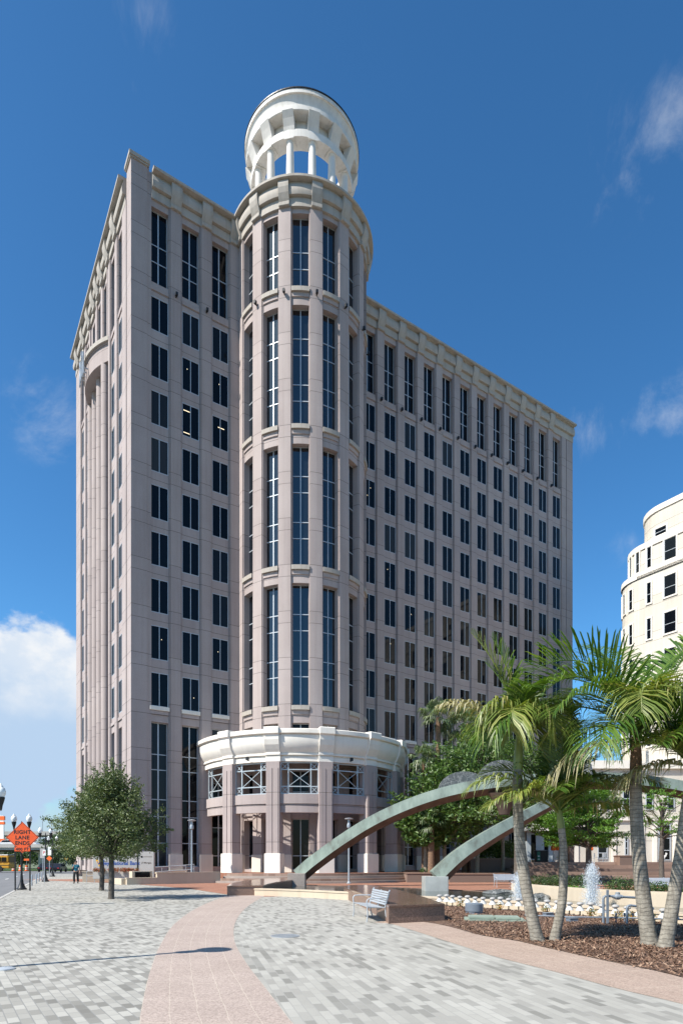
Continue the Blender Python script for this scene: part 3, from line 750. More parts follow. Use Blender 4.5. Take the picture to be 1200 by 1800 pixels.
q = MB(); q.box(sw + .5, sw + 1.2, -.006, -.001, 2.06, 2.10); q.build('rule_line', 'patina_brown', tp)

# ------------------------------------------------------------------ polished granite seats
def prism3(name, pts, h, label, parent=None):
    c = sum((Vector(p) for p in pts), Vector()) / len(pts)
    e = empty(name, (c.x, c.y, 0)); tag(e, label, 'granite seat')
    L = [(p[0] - c.x, p[1] - c.y) for p in pts]
    q = MB(); q.prism(L, 0, h - .07); q.build('seat_body', 'granite_rough', e)
    q = MB(); q.prism([(x * 1.004, y * 1.004) for x, y in L], h - .068, h); bevel(q.build('seat_top', 'granite', e), .012)
    return e
GT = lambda x, y: G(x, y, .5)
arc = catmull([GT(399, 1557.5), GT(410, 1552.5), GT(440, 1547.3), GT(490, 1543), GT(535, 1541)], 5)
arc2 = catmull([GT(524, 1545.5), GT(505, 1548.5), GT(480, 1552), GT(462, 1557)], 4)
prism3('granite_seat', arc + arc2, .5, 'curved brown granite seat at the end of the pink path, left of the arch foot')
arc = catmull([GT(683, 1592.5), GT(664, 1583), GT(640, 1573), GT(616, 1564.5), GT(604, 1560)], 5)
arc2 = catmull([GT(612, 1556.5), GT(640, 1556), GT(668, 1558.5), GT(695, 1563.5), GT(735, 1574), GT(781, 1589)], 5)
prism3('granite_seat', arc + arc2, .5, 'long wedge of polished brown granite behind the slatted bench')

# ------------------------------------------------------------------ fountain pool
def rimline(pts, z0, z1, th, name, mat='wall_cream', label=None, coping=True):
    P = catmull(pts, 6); o0 = Vector((P[0].x, P[0].y, 0)); e = empty(name, o0)
    def band(inn, out, a, b):
        n = len(P); L, Rr = [], []
        for i, p in enumerate(P):
            d = (P[min(i + 1, n - 1)] - P[max(i - 1, 0)]); nn = Vector((-d.y, d.x, 0)).normalized()
            L.append(p + nn * out - o0); Rr.append(p - nn * inn - o0)
        m = MB(); vs = []
        for l, r in zip(L, Rr): vs += [(l.x, l.y, a), (r.x, r.y, a), (r.x, r.y, b), (l.x, l.y, b)]
        fs = [(4 * i + j, 4 * i + (j + 1) % 4, 4 * i + 4 + (j + 1) % 4, 4 * i + 4 + j) for i in range(n - 1) for j in range(4)] + [(0, 1, 2, 3), (4 * n - 1, 4 * n - 2, 4 * n - 3, 4 * n - 4)]
        return m.add(vs, fs)
    band(0, th, z0, z1 - .07).build('wall_body', mat, e)
    band(.03, th + .03, z1 - .068, z1).build('coping', mat, e)
    tag(e, label, 'wall'); return e
rimline([(-4.35, 30.9, 0), (-2.0, 29.4, 0), (.4, 27.1, 0)], 0, .36, .3, 'pool_wall', label='low cream pool rim between the two granite seats')
rimline([(2.2, 25.6, 0), (3.6, 24.5, 0), (5.4, 22.6, 0), (6.9, 20.8, 0), (8.2, 18.6, 0), (9.3, 16.4, 0), (11.5, 11.5, 0)], 0, .30, .35, 'pool_wall', label='long cream pool rim behind the row of white floodlights')
rimline([(16.5, 18.6, 0), (11.9, 21.5, 0), (10.6, 22.8, 0), (9.75, 24.4, 0), (9.0, 27.6, 0), (8.5, 31.0, 0)], 0, .62, -.35, 'curved_wall', label='curved cream wall behind the water jets, below the clipped hedge')
rimline([(8.4, 31.1, 0), (6.6, 34.6, 0), (3.2, 38.6, 0), (1.2, 39.8, 0), (-2.6, 42.6, 0)], 0, .10, -.3, 'pool_edge', 'granite_rough', 'low dark stone edge of the pool beside the brick court')
g = MB(); g.sheet([(-4.3, 30.9), (-2.0, 29.5), (.4, 27.2), (2.2, 25.7), (3.6, 24.7), (5.4, 22.8), (6.9, 21.0), (8.3, 18.8), (9.4, 16.5), (11.7, 11.6), (16.5, 12), (16.4, 18.7), (11.9, 21.6), (10.6, 22.9), (9.8, 24.5), (9.1, 27.6), (8.5, 31), (6.7, 34.5), (3.3, 38.5), (1.3, 39.7), (-2.6, 42.4)], .085); structure(g.build('pool_water', 'water'))
# water jets
def jet(px, top, Y, label, seed):
    rnd = random.Random(seed); b = Vector(((px - 600) / F * Y, Y, .08)); H = CH - (top - HZ) * Y / F - .08; q = MB()
    for i in range(13000):
        t = rnd.random() ** .85; z = H * t * rnd.uniform(.86, 1.06); w = (.27 + .03 * math.sin(9 * t)) * (1 - .35 * t); edge = .22 if rnd.random() < .2 else 0
        a = rnd.random() * 6.283; r = min(.45, w * abs(rnd.gauss(0, .62)) + edge * rnd.random() * (1.1 - .4 * t)); s = rnd.uniform(.006, .017) * (1.1 if edge == 0 else .7)
        z = max(0, z + rnd.gauss(0, .08)); p = Vector((r * math.cos(a), r * math.sin(a), z * (1 - 1.2 * r * r)))
        u = Vector((rnd.gauss(0, 1), rnd.gauss(0, 1), rnd.gauss(0, 1))).normalized(); v = u.orthogonal().normalized(); w_ = u.cross(v); st = Vector((0, 0, s * rnd.uniform(.6, 3)))
        q.add([p - v * s, p + v * s, p + w_ * s, p + st], [(0, 1, 2), (0, 1, 3), (1, 2, 3), (2, 0, 3)])
    o = q.build('water_jet', 'spray', clean=False); o.location = b; tag(o, label, 'fountain jet'); return o
jet(1040, 1522, 22.6, 'tall white water jet standing clear to the right of the thin palm trunk', 1)
jet(914, 1536, 25.0, 'white water jet half hidden behind the leaning palm trunk', 2)
# two dark rocks in the water
for px, py, sx, sy, lb in ((880, 1571, .9, .5, 'flat dark rock rising from the pool near the brick court'), (948, 1579, .45, .35, 'smaller dark rock in the pool beside the leaning palm trunk')):
    q = MB(); q.ball((0, 0, 0), 1, 14, 8, sx, sy, .2); q.v = [(x + random.gauss(0, .03), y + random.gauss(0, .03), z + random.gauss(0, .015)) for x, y, z in q.v]
    o = q.build('rock', 'marble', smooth=False); o.location = G(px, py, .1); tag(o, lb, 'rock')

# ------------------------------------------------------------------ arch sculpture
def beam(path, w, hgt, name, mat, parent, o0, taper=None, tri=True):
    """hollow-looking bronze beam with a trapezoid section: broad face to the camera, narrow underside"""
    P = catmull(path, 10); n = len(P); q = MB(); vs = []
    for i, p in enumerate(P):
        d = (P[min(i + 1, n - 1)] - P[max(i - 1, 0)]).normalized(); side = Vector((0, -1, 0)); up = side.cross(d).normalized()
        if up.z < 0: up = -up
        k = 1 if taper is None else taper[0] + (taper[1] - taper[0]) * i / (n - 1)
        w_, h_ = w * k, hgt * k
        for a, b in ((-.52, -.14), (-.34, .5), (.5, .5), (.5, -.34), (.06, -.5)): vs.append(p - o0 + Vector((0, a * w_, 0)) + up * b * h_)
    k = 5; fs = [(k * i + j, k * i + (j + 1) % k, k * i + k + (j + 1) % k, k * i + k + j) for i in range(n - 1) for j in range(k)] + [tuple(range(k)), tuple(range(k * n - 1, k * n - k - 1, -1))]
    q.add(vs, fs)
    q.mi = [1 if f in (3, 4) else 0 for i in range(n - 1) for f in range(5)] + [0, 0]
    o = q.build(name, [mat, 'patina_brown'], parent, clean=False); return o
A0 = G(529, 1560); sc0 = Vector((A0.x, A0.y + .9, 0)); S = empty('arch_sculpture', sc0)
tag(S, 'long green patinated bronze arch on two legs carrying round dark stone discs', 'sculpture')
yA = A0.y + .9
path = [W(525, 1541, yA), W(552, 1518, yA), W(600, 1483, yA), W(660, 1446, yA), W(730, 1415, yA), W(800, 1394, yA), W(880, 1381, yA), W(960, 1375, yA), W(1040, 1373, yA), W(1120, 1378, yA), W(1200, 1390, yA), W(1300, 1420, yA), W(1400, 1475, yA), W(1470, 1535, yA)]
beam(path, 1.0, 1.15, 'arch_beam', 'patina', S, sc0, (.93, 1.0))
y2 = 34.4
path = [W(768, 1545, y2), W(808, 1508, y2 + .4), W(855, 1476, y2 + 1.2), W(905, 1447, y2 + 2.4), W(955, 1420, y2 + 4), W(1010, 1392, y2 + 6)]
beam(path, 1.15, 1.0, 'leg_beam', 'patina', S, sc0, (1.05, .7))
def blk(px0, px1, pyb, pyt, dep, mat):
    Yb = CH * F / (pyb - HZ); a = W(px0, pyb, Yb); b = W(px1, pyb, Yb); h = W(px0, pyt, Yb).z
    q = MB(); q.box(a.x - sc0.x, b.x - sc0.x, Yb - sc0.y, Yb + dep - sc0.y, 0, h); bevel(q.build('plinth', mat, S), .02)
blk(505, 536, 1560.5, 1536, 1.5, 'granite_grey'); blk(747, 788, 1570, 1541.5, 1.5, 'plinth_grey')
q = MB(); p = W(886, 1404, yA - .1) - sc0; q.lathe([(.35, -1.1), (.5, -.6), (.85, -.1), (1.15, .35)], n=20); q.v = [(x + p.x, y * .6 + p.y, z + p.z) for x, y, z in q.v]; q.build('flared_bracket', 'patina_brown', S, True)
def disc(px, py, rpx, yaw, tilt=0, dy=.1, cut=1.0, low=.1):
    p = W(px, py, yA + dy) - sc0; r = rpx * (yA + dy) / F; q = MB(); A_ = [math.pi * (i / 40) for i in range(41)]
    q.prism([(r * math.cos(a), r * math.sin(a) * cut + (r * (1 - cut) if cut < 1 else 0) * 0) for a in A_] + [(-r, -low * r), (r, -low * r)], -.09, .09)
    o = bevel(q.build('stone_disc', 'marble', S), .02); o.location = p; o.rotation_euler = (R_(90 + tilt), 0, R_(yaw))
disc(816, 1394, 48, 6, 0, .05, .78, .05); disc(882, 1378, 46, 4, 0, .3, .9, .05); disc(1004, 1366, 44, -62, 0, .1, 1, .05); disc(1137, 1366, 46, 64, 0, .1, 1, .05)

# ------------------------------------------------------------------ mulch bed
SUr = res(SU); rimP = catmull([(2.0, 24.9, 0), (3.4, 24.2, 0), (5.2, 22.3, 0), (6.7, 20.5, 0), (8.0, 18.4, 0), (9.1, 16.3, 0), (11.2, 11.4, 0)], 6)
poly = [(p.x, p.y) for p in SUr[:36]] + [(16, 6), (16, 10)] + [(p.x, p.y) for p in reversed(rimP)] + [(2.9, 18.2)]
def inside(x, y, P):
    c = False; j = len(P) - 1
    for i in range(len(P)):
        if (P[i][1] > y) != (P[j][1] > y) and x < (P[j][0] - P[i][0]) * (y - P[i][1]) / (P[j][1] - P[i][1]) + P[i][0]: c = not c
        j = i
    return c
g = MB(); g.sheet(poly, .016); o = g.build('mulch_bed', 'mulch'); structure(o)
q = MB(); rnd = random.Random(5); n = 0
while n < 22000:
    x = rnd.uniform(1.8, 12); y = rnd.uniform(7.5, 24)
    if rnd.random() > (12.0 / max(y, 8)) ** 1.5 or abs(x / y) > .62: continue
    if not inside(x + rnd.gauss(0, .05), y + rnd.gauss(0, .05), poly) or (x < 2.95 and y < 21): continue
    L = rnd.uniform(.012, .042); w = rnd.uniform(.005, .013); a = rnd.random() * 6.28; tl = rnd.gauss(0, .35); z = rnd.uniform(.02, .05)
    u = Vector((math.cos(a) * math.cos(tl), math.sin(a) * math.cos(tl), math.sin(tl))) * L; v = Vector((-math.sin(a), math.cos(a), rnd.gauss(0, .3))) * w; p = Vector((x, y, z + abs(u.z) * .6))
    q.add([p - u - v, p + u - v, p + u + v, p - u + v], [(0, 1, 2, 3)]); n += 1
o = q.build('mulch_chips', 'chips', clean=False); tag(o, 'loose brown bark chips spread over the palm bed', 'mulch', kind='stuff')
# ------------------------------------------------------------------ street lamps and signs on the left
def post_lamp(base, label, heads=True):
    e = empty('street_lamp', base); tag(e, label, 'street lamp', 'twin globe street lamps along the kerb')
    q = MB(); q.lathe([(.30, 0), (.30, .06), (.26, .10), (.20, .16), (.17, .30), (.12, .38), (.10, .55), (.085, .62), (.06, 1.0), (.05, 3.5), (.07, 3.52), (.07, 3.6), (.045, 3.64), (.03, 3.95), (.055, 4.0), (.01, 4.15)], n=14); q.build('post', 'black_metal', e, True)
    for s in (-1, 1):
        q = MB(); q.tube([(s * .04, 0, 3.62), (s * .2, 0, 3.72), (s * .34, 0, 3.70), (s * .44, 0, 3.62), (s * .46, 0, 3.72)], .022, 6); q.build('arm', 'black_metal', e, True)
        q = MB(); q.lathe([(.012, 3.58), (.04, 3.64), (.06, 3.78), (.11, 3.95), (.135, 4.06), (.135, 4.1), (.01, 4.1)], (s * .46, 0), n=14); q.build('lamp_cup', 'black_metal', e, True)
        q = MB(); q.lathe([(.11, 4.1), (.165, 4.22), (.17, 4.32), (.13, 4.43), (.085, 4.46), (.08, 4.5), (.03, 4.55), (.01, 4.61)], (s * .46, 0), n=14); q.build('globe', 'lamp_glass', e, True)
    return e
post_lamp(G(38, 1564.5), 'twin globe street lamp standing behind the orange diamond sign')
post_lamp(G(80, 1550.5), 'twin globe street lamp carrying a small white parking sign')
post_lamp(G(92.5, 1541.5), 'twin globe street lamp half hidden in the oak leaves')
post_lamp(Vector((-13.12, 23, 0)), 'twin globe street lamp of which only one globe shows at the left edge')
def disc_lamp(base, h, label):
    e = empty('plaza_lamp', base); tag(e, label, 'lamp post', 'grey disc topped plaza lamps')
    q = MB(); q.lathe([(.20, 0), (.20, .05), (.12, .10), (.09, .14), (.075, .2), (.065, h - .75), (.01, h - .75)], n=14); q.build('post', 'grey_metal', e, True)
    q = MB(); q.lathe([(.07, h - .75), (.15, h - .70), (.16, h - .50), (.13, h - .40), (.10, h - .38), (.10, h - .1), (.01, h - .1)], n=14); q.build('lamp_body', 'grey_metal', e, True)
    q = MB(); q.lathe([(.08, h - .10), (.32, h - .05), (.34, h), (.1, h + .05), (.01, h + .06)], n=20); q.build('disc_shade', 'silver', e, True)
disc_lamp(G(337, 1552.5), 5.0, 'grey disc topped lamp post left of the entrance, on the brick court')
disc_lamp(G(613, 1554), 5.0, 'grey disc topped lamp post behind the bronze arch')
disc_lamp(Vector((-6.0, 9.6, 0)), 4.7, 'grey disc topped lamp post beyond the left edge, throwing a long shadow on the paving')

sp = G(39.5, 1566.5); e = empty('road_work_sign', sp); e.rotation_euler.z = R_(6); tag(e, 'orange diamond RIGHT LANE ENDS sign with a 400 FT plate on two dark posts', 'sign')
k = sp.y / F; zc = CH - (1472.5 - HZ) * k; hd = 27.5 * k
for s in (-1, 1):
    q = MB(); q.box(s * 12.4 * k - .035, s * 12.4 * k + .035, .0, .05, 0, zc - .1); q.build('post', 'black_metal', e)
def diamond(r, y): return [(0, y, zc - r), (r, y, zc), (0, y, zc + r), (-r, y, zc)]
def slab(r, y0, y1):
    b = MB(); b.add(diamond(r, y0) + diamond(r, y1), [(0, 1, 2, 3), (7, 6, 5, 4), (0, 4, 5, 1), (1, 5, 6, 2), (2, 6, 7, 3), (3, 7, 4, 0)]); return b
pn = slab(hd, -.02, -.005).build('sign_panel', 'orange_sign', e)
q = MB(); a, b = diamond(hd - .035, -.0225), diamond(hd - .065, -.0225); q.add(a + b, [(i, (i + 1) % 4, 4 + (i + 1) % 4, 4 + i) for i in range(4)]); q.build('border', 'black', pn)
for i, t_ in enumerate(('RIGHT', 'LANE', 'ENDS')):
    put_text(text_mesh(t_, 9.2 * k, 'black', .001, .009, spacing=1.1), pn, (0, -.024, zc + (9.0 - 9.6 * i) * k))
q = MB(); q.box(-13 * k, 13 * k, -.03, -.022, zc - 24.5 * k, zc - 17.6 * k); pp = q.build('distance_plate', 'orange_sign', e)
put_text(text_mesh('400 FT', 7.0 * k, 'black', .001, .006, spacing=1.1), pp, (0, -.034, zc - 21 * k))
for i, (px, py, hh) in enumerate(((56, 1557.5, 19), (64, 1554, 17.5), (68.6, 1550.5, 15.5), (73.3, 1548, 14))):
    p = G(px, py); h = hh * p.y / F; q = MB(); q.lathe([(.05, 0), (.05, h - .05), (.03, h), (.01, h + .01)], n=10); o = q.build('bollard', 'grey_metal', smooth=True); o.location = p
    tag(o, 'thin grey bollard, one of the row between the orange sign and the parking sign', 'bollard', 'thin grey bollards along the kerb')
def small_sign(px, pyb, pyt, w, h, col, label, post=None, diamond_=False, txt=None, tc='red', name='street_sign'):
    p = G(px, pyb); k = p.y / F; zt = CH - (pyt - HZ) * k; e = empty(name, p); tag(e, label, 'sign')
    q = MB(); q.box(-.025, .025, .02, .06, 0, zt); q.build('post', post or 'grey_metal', e)
    q = MB(); w_, h_ = w * k / 2, h * k / 2
    if diamond_:
        r = w_; zz = zt - r; q.add([(0, y, zz - r) for y in (0,)] + [(r, 0, zz), (0, 0, zz + r), (-r, 0, zz), (0, .015, zz - r), (r, .015, zz), (0, .015, zz + r), (-r, .015, zz)], [(0, 1, 2, 3), (7, 6, 5, 4), (0, 4, 5, 1), (1, 5, 6, 2), (2, 6, 7, 3), (3, 7, 4, 0)])
    else: q.box(-w_, w_, 0, .015, zt - 2 * h_, zt)
    pn = q.build('sign_panel', col, e)
    if txt: put_text(text_mesh(txt, 1.5 * h_ if len(txt) == 1 else w_ * .8, tc, .001, .004), pn, (0, -.004, zt - h_))
    return e
small_sign(77.6, 1552, 1494.5, 5.5, 10, 'paint_white', 'small white parking sign with a red letter P in front of a lamp post', txt='P')
small_sign(75.0, 1547, 1492, 9, 17, 'sign_panel', 'pale square sign behind the small white parking sign')
small_sign(86.5, 1542, 1504.5, 10, 11, 'orange', 'orange diamond work sign between the lamp posts, half hidden', diamond_=True)
small_sign(87.0, 1541, 1489, 6, 15, 'paint_white', 'tall white panel above the orange work sign by the lamp posts')
small_sign(116.5, 1531, 1506, 7.5, 8, 'yellow', 'yellow diamond warning sign near the oak, far along the street', diamond_=True)
small_sign(46.5, 1531, 1510, 9, 3.5, 'orange', 'orange and white barricade sign beyond the crossing', txt=None)
# white pylon with orange bands at the left edge
p = W(2.5, 1534, 128); e = empty('pylon_banner', (p.x, p.y, 0)); tag(e, 'tall white pylon with orange bands at the left edge', 'banner')
q = MB(); q.box(-.5, .45, 0, .3, 0, 11.2); q.build('post', 'paint_white', e)
for z0, z1 in ((10.3, 11.1), (9.4, 9.9), (5.6, 6.4)):
    q = MB(); q.box(-.62, .62, -.05, .35, z0, z1); q.build('band', 'orange', e)

# ------------------------------------------------------------------ benches
def bench(loc, rz, L, label, grp='slatted silver metal benches'):
    e = empty('metal_bench', loc, rz); tag(e, label, 'bench', grp)
    prof = [(.02, .40), (.16, .415), (.32, .405), (.44, .40)]       # seat front (-y) .. back
    for y in (-.22, -.14, -.06, .02, .10, .18): pass
    q = MB()
    for i in range(7): y = -.24 + i * .075; q.box(-L / 2, L / 2, y, y + .06, .425 - .012 * i * .4, .44 - .012 * i * .4)
    q.build('seat', 'silver', e)
    q = MB()
    for i in range(6): z = .50 + i * .066; y = .27 + (z - .44) * .26; q.obox(Matrix.Translation((0, y, z)) @ Matrix.Rotation(-.25, 4, 'X'), L, .014, .052)
    q.build('backrest', 'silver', e)
    for s in (-1, 1):
        x = s * (L / 2 - .03)
        q = MB(); q.tube([(x, -.25, 0), (x, -.22, .2), (x, -.24, .42), (x, -.25, .60), (x, -.20, .655), (x, .0, .665), (x, .30, .66)], .018, 8); q.build('arm_frame', 'silver', e, True)
        q = MB(); q.tube([(x, .36, 0), (x, .30, .2), (x, .28, .42), (x, .34, .62), (x, .415, .90)], .02, 8); q.tube([(x, -.24, .415), (x, .28, .40)], .016, 8); q.build('back_leg', 'silver', e, True)
    q = MB(); q.tube([(0, .30, .40), (0, .34, .62), (0, .41, .88)], .014, 6); q.tube([(0, -.24, .41), (0, .29, .40)], .014, 6); q.build('centre_stay', 'silver', e)
bench(Vector((.78, 18.25, 0)), math.atan2(-1.95, .36) , 1.95, 'silver slatted bench standing against the long granite wedge')
bench(G(889, 1560.5) , R_(4), 1.45, 'silver bench on the brick court, left of the leaning palm trunk')
bench(Vector((16.6, 31.5, 0)), R_(-3), 2.2, 'silver bench seen between the two right hand palm trunks')

# ------------------------------------------------------------------ pool floodlights, pipework, boxes
def flood():
    e = empty('pool_floodlight', (0, 0, 0)); tag(e, 'white capped floodlight on a dark stake, one of the row along the pool rim', 'floodlight', 'white floodlights along the pool rim')
    q = MB(); q.lathe([(.02, 0), (.02, .17), (.05, .18), (.05, .2), (.01, .2)], n=8); q.build('stake', 'black_metal', e)
    q = MB(); q.lathe([(.135, .18), (.12, .22), (.05, .32), (.045, .35), (.01, .35)], n=14); q.build('reflector', 'floodlight_white', e, True)
    q = MB(); q.lathe([(.05, .345), (.085, .355), (.105, .385), (.095, .42), (.05, .445), (.01, .45)], n=14); q.build('cap', 'sign_panel', e, True)
    return e
fp = flood()
rp2 = [Vector((2.9, 24.5, 0)), Vector((3.55, 23.75, 0)), Vector((5.3, 21.95, 0)), Vector((6.65, 20.3, 0)), Vector((7.9, 18.2, 0)), Vector((8.9, 16.2, 0)), Vector((10.2, 13.6, 0))]
line = res(rp2, 200); first = True
for px in (772, 785, 796, 809, 822, 836, 850, 864, 879, 895, 911, 926, 942, 961, 980, 999, 1018, 1038, 1058, 1080, 1103, 1122, 1141, 1164, 1186, 1210):
    p = min(line, key=lambda v: abs(600 + F * v.x / v.y - px)); o = fp if first else copy_tree(fp); first = False
    o.location = (p.x, p.y, 0); o.rotation_euler.z = random.uniform(0, 3); sc2 = random.uniform(.95, 1.05); o.scale = (sc2, sc2, sc2)
pc = empty('irrigation_pipes', (G(1060, 1625).x, G(1060, 1625).y, 0)); tag(pc, 'grey plastic irrigation pipework with valves beside the right palms', 'pipework')
k = pc.location.y / F
q = MB(); q.tube([(0, 0, 0), (0, 0, 44 * k), (1.5 * k, 0, 48 * k), (5 * k, 0, 49.5 * k), (60 * k, .1, 46 * k)], .033, 10); q.build('pipe', 'pvc', pc, True)
q = MB(); q.tube([(34 * k, -.25, -.02), (34 * k, -.25, 29 * k), (36 * k, -.25, 33 * k), (40 * k, -.25, 34 * k), (64 * k, -.2, 31 * k)], .033, 10); q.build('pipe', 'pvc', pc, True)
q = MB(); q.tube([(86 * k, .1, 0), (86 * k, .1, 42 * k), (83 * k, .1, 46 * k), (60 * k, .1, 46 * k)], .033, 10); q.build('pipe', 'pvc', pc, True)
q = MB(); q.box(5 * k, 8.5 * k, -.05, .0, 0, 60 * k); q.build('stake', 'pvc', pc)
q = MB(); q.lathe([(.01, -.13), (.05, -.13), (.05, -.08), (.075, -.06), (.085, 0), (.075, .06), (.05, .08), (.05, .13), (.01, .13)], n=14); q.v = [(26 * k + z, y + .03, 48 * k + x) for x, y, z in q.v]; q.lathe([(.05, .0), (.06, .05), (.06, .09), (.01, .1)], (26 * k, .03), n=12); q.v[-48:] = [(x, y, z + 50 * k) for x, y, z in q.v[-48:]]; q.build('valve', 'grey_metal', pc, True)
q = MB(); q.ball((66 * k, -.08, 38 * k), .13, 12, 8, .9, .8, 1.2); q.tube([(64 * k, -.1, 24 * k), (70 * k, -.05, 52 * k)], .06, 10); q.build('filter_body', 'black_metal', pc, True)
for i in range(6): q = MB(); x = (16 + 15 * i) * k; q.lathe([(.018, 0), (.018, .2), (.03, .21), (.03, .27), (.01, .28)], (x, .3), n=8); q.build('riser', 'pvc', pc)
q = MB(); q.tube([(-120 * k, .95, .16), (-40 * k, .45, .15), (40 * k, .15, .16), (130 * k, -.45, .16)], .02, 8); q.build('feed_pipe', 'pvc', pc)
p = G(833, 1607); q = MB(); q.lathe([(.27, 0), (.27, .09), (.29, .09), (.29, .33), (.27, .35), (.01, .36)], n=28); o = q.build('valve_drum', 'pvc', smooth=True); o.location = p; tag(o, 'grey round plastic drum lid standing in the mulch', 'drum')
p = G(868, 1619); e = empty('utility_lid', p, R_(-10)); tag(e, 'faded green utility box lid lying in the bark mulch', 'utility lid')
q = MB(); q.box(-.85, .85, -.42, .5, .0, .06); bevel(q.build('rim', 'util_green', e), .015); q = MB(); q.box(-.72, .0, -.30, .42, .063, .13); q.box(.02, .70, -.30, .42, .063, .125); bevel(q.build('cover', 'util_green', e), .012)
for px, py, lb in ((963, 1612, 'grey junction box in the mulch between the left pair of palms'), (1005, 1622, 'small grey junction box in the mulch, right of the thin palm')):
    q = MB(); q.box(-.14, .14, -.1, .1, 0, .11); o = bevel(q.build('junction_box', 'pvc'), .012); q = MB(); q.box(-.15, .15, -.11, .11, .112, .13); bevel(q.build('lid', 'grey_metal', o), .006); o.location = G(px, py); o.rotation_euler.z = .3; tag(o, lb, 'junction box')
# covers let into the paving
def cover(p, r, label, nm):
    e = empty(nm, (p.x, p.y, 0)); tag(e, label, 'cover'); q = MB(); q.ring(r * .86, r, 0, .016, n=40); q.build('rim', 'grey_metal', e)
    q = MB()
    for i in range(-6, 7):
        x = i * r * .13; hh = math.sqrt(max(0, (r * .86) ** 2 - x * x))
        if hh > .03: q.box(x - .014, x + .014, -hh, hh, .0045, .014); q.box(-hh, hh, x - .010, x + .010, .0045, .0125)
    q.build('grating', 'grey_metal', e)
cover(G(501, 1646.5), .33, 'round iron grating in the grey paving right of the pink path', 'drain_cover')
p = G(10, 1704.5); q = MB(); q.lathe([(.14, 0), (.14, .015), (.10, .03), (.01, .035)], n=24); o = q.build('floor_socket', 'silver', smooth=True); o.location = p; tag(o, 'small round metal floor plate at the left edge of the paving', 'floor plate')

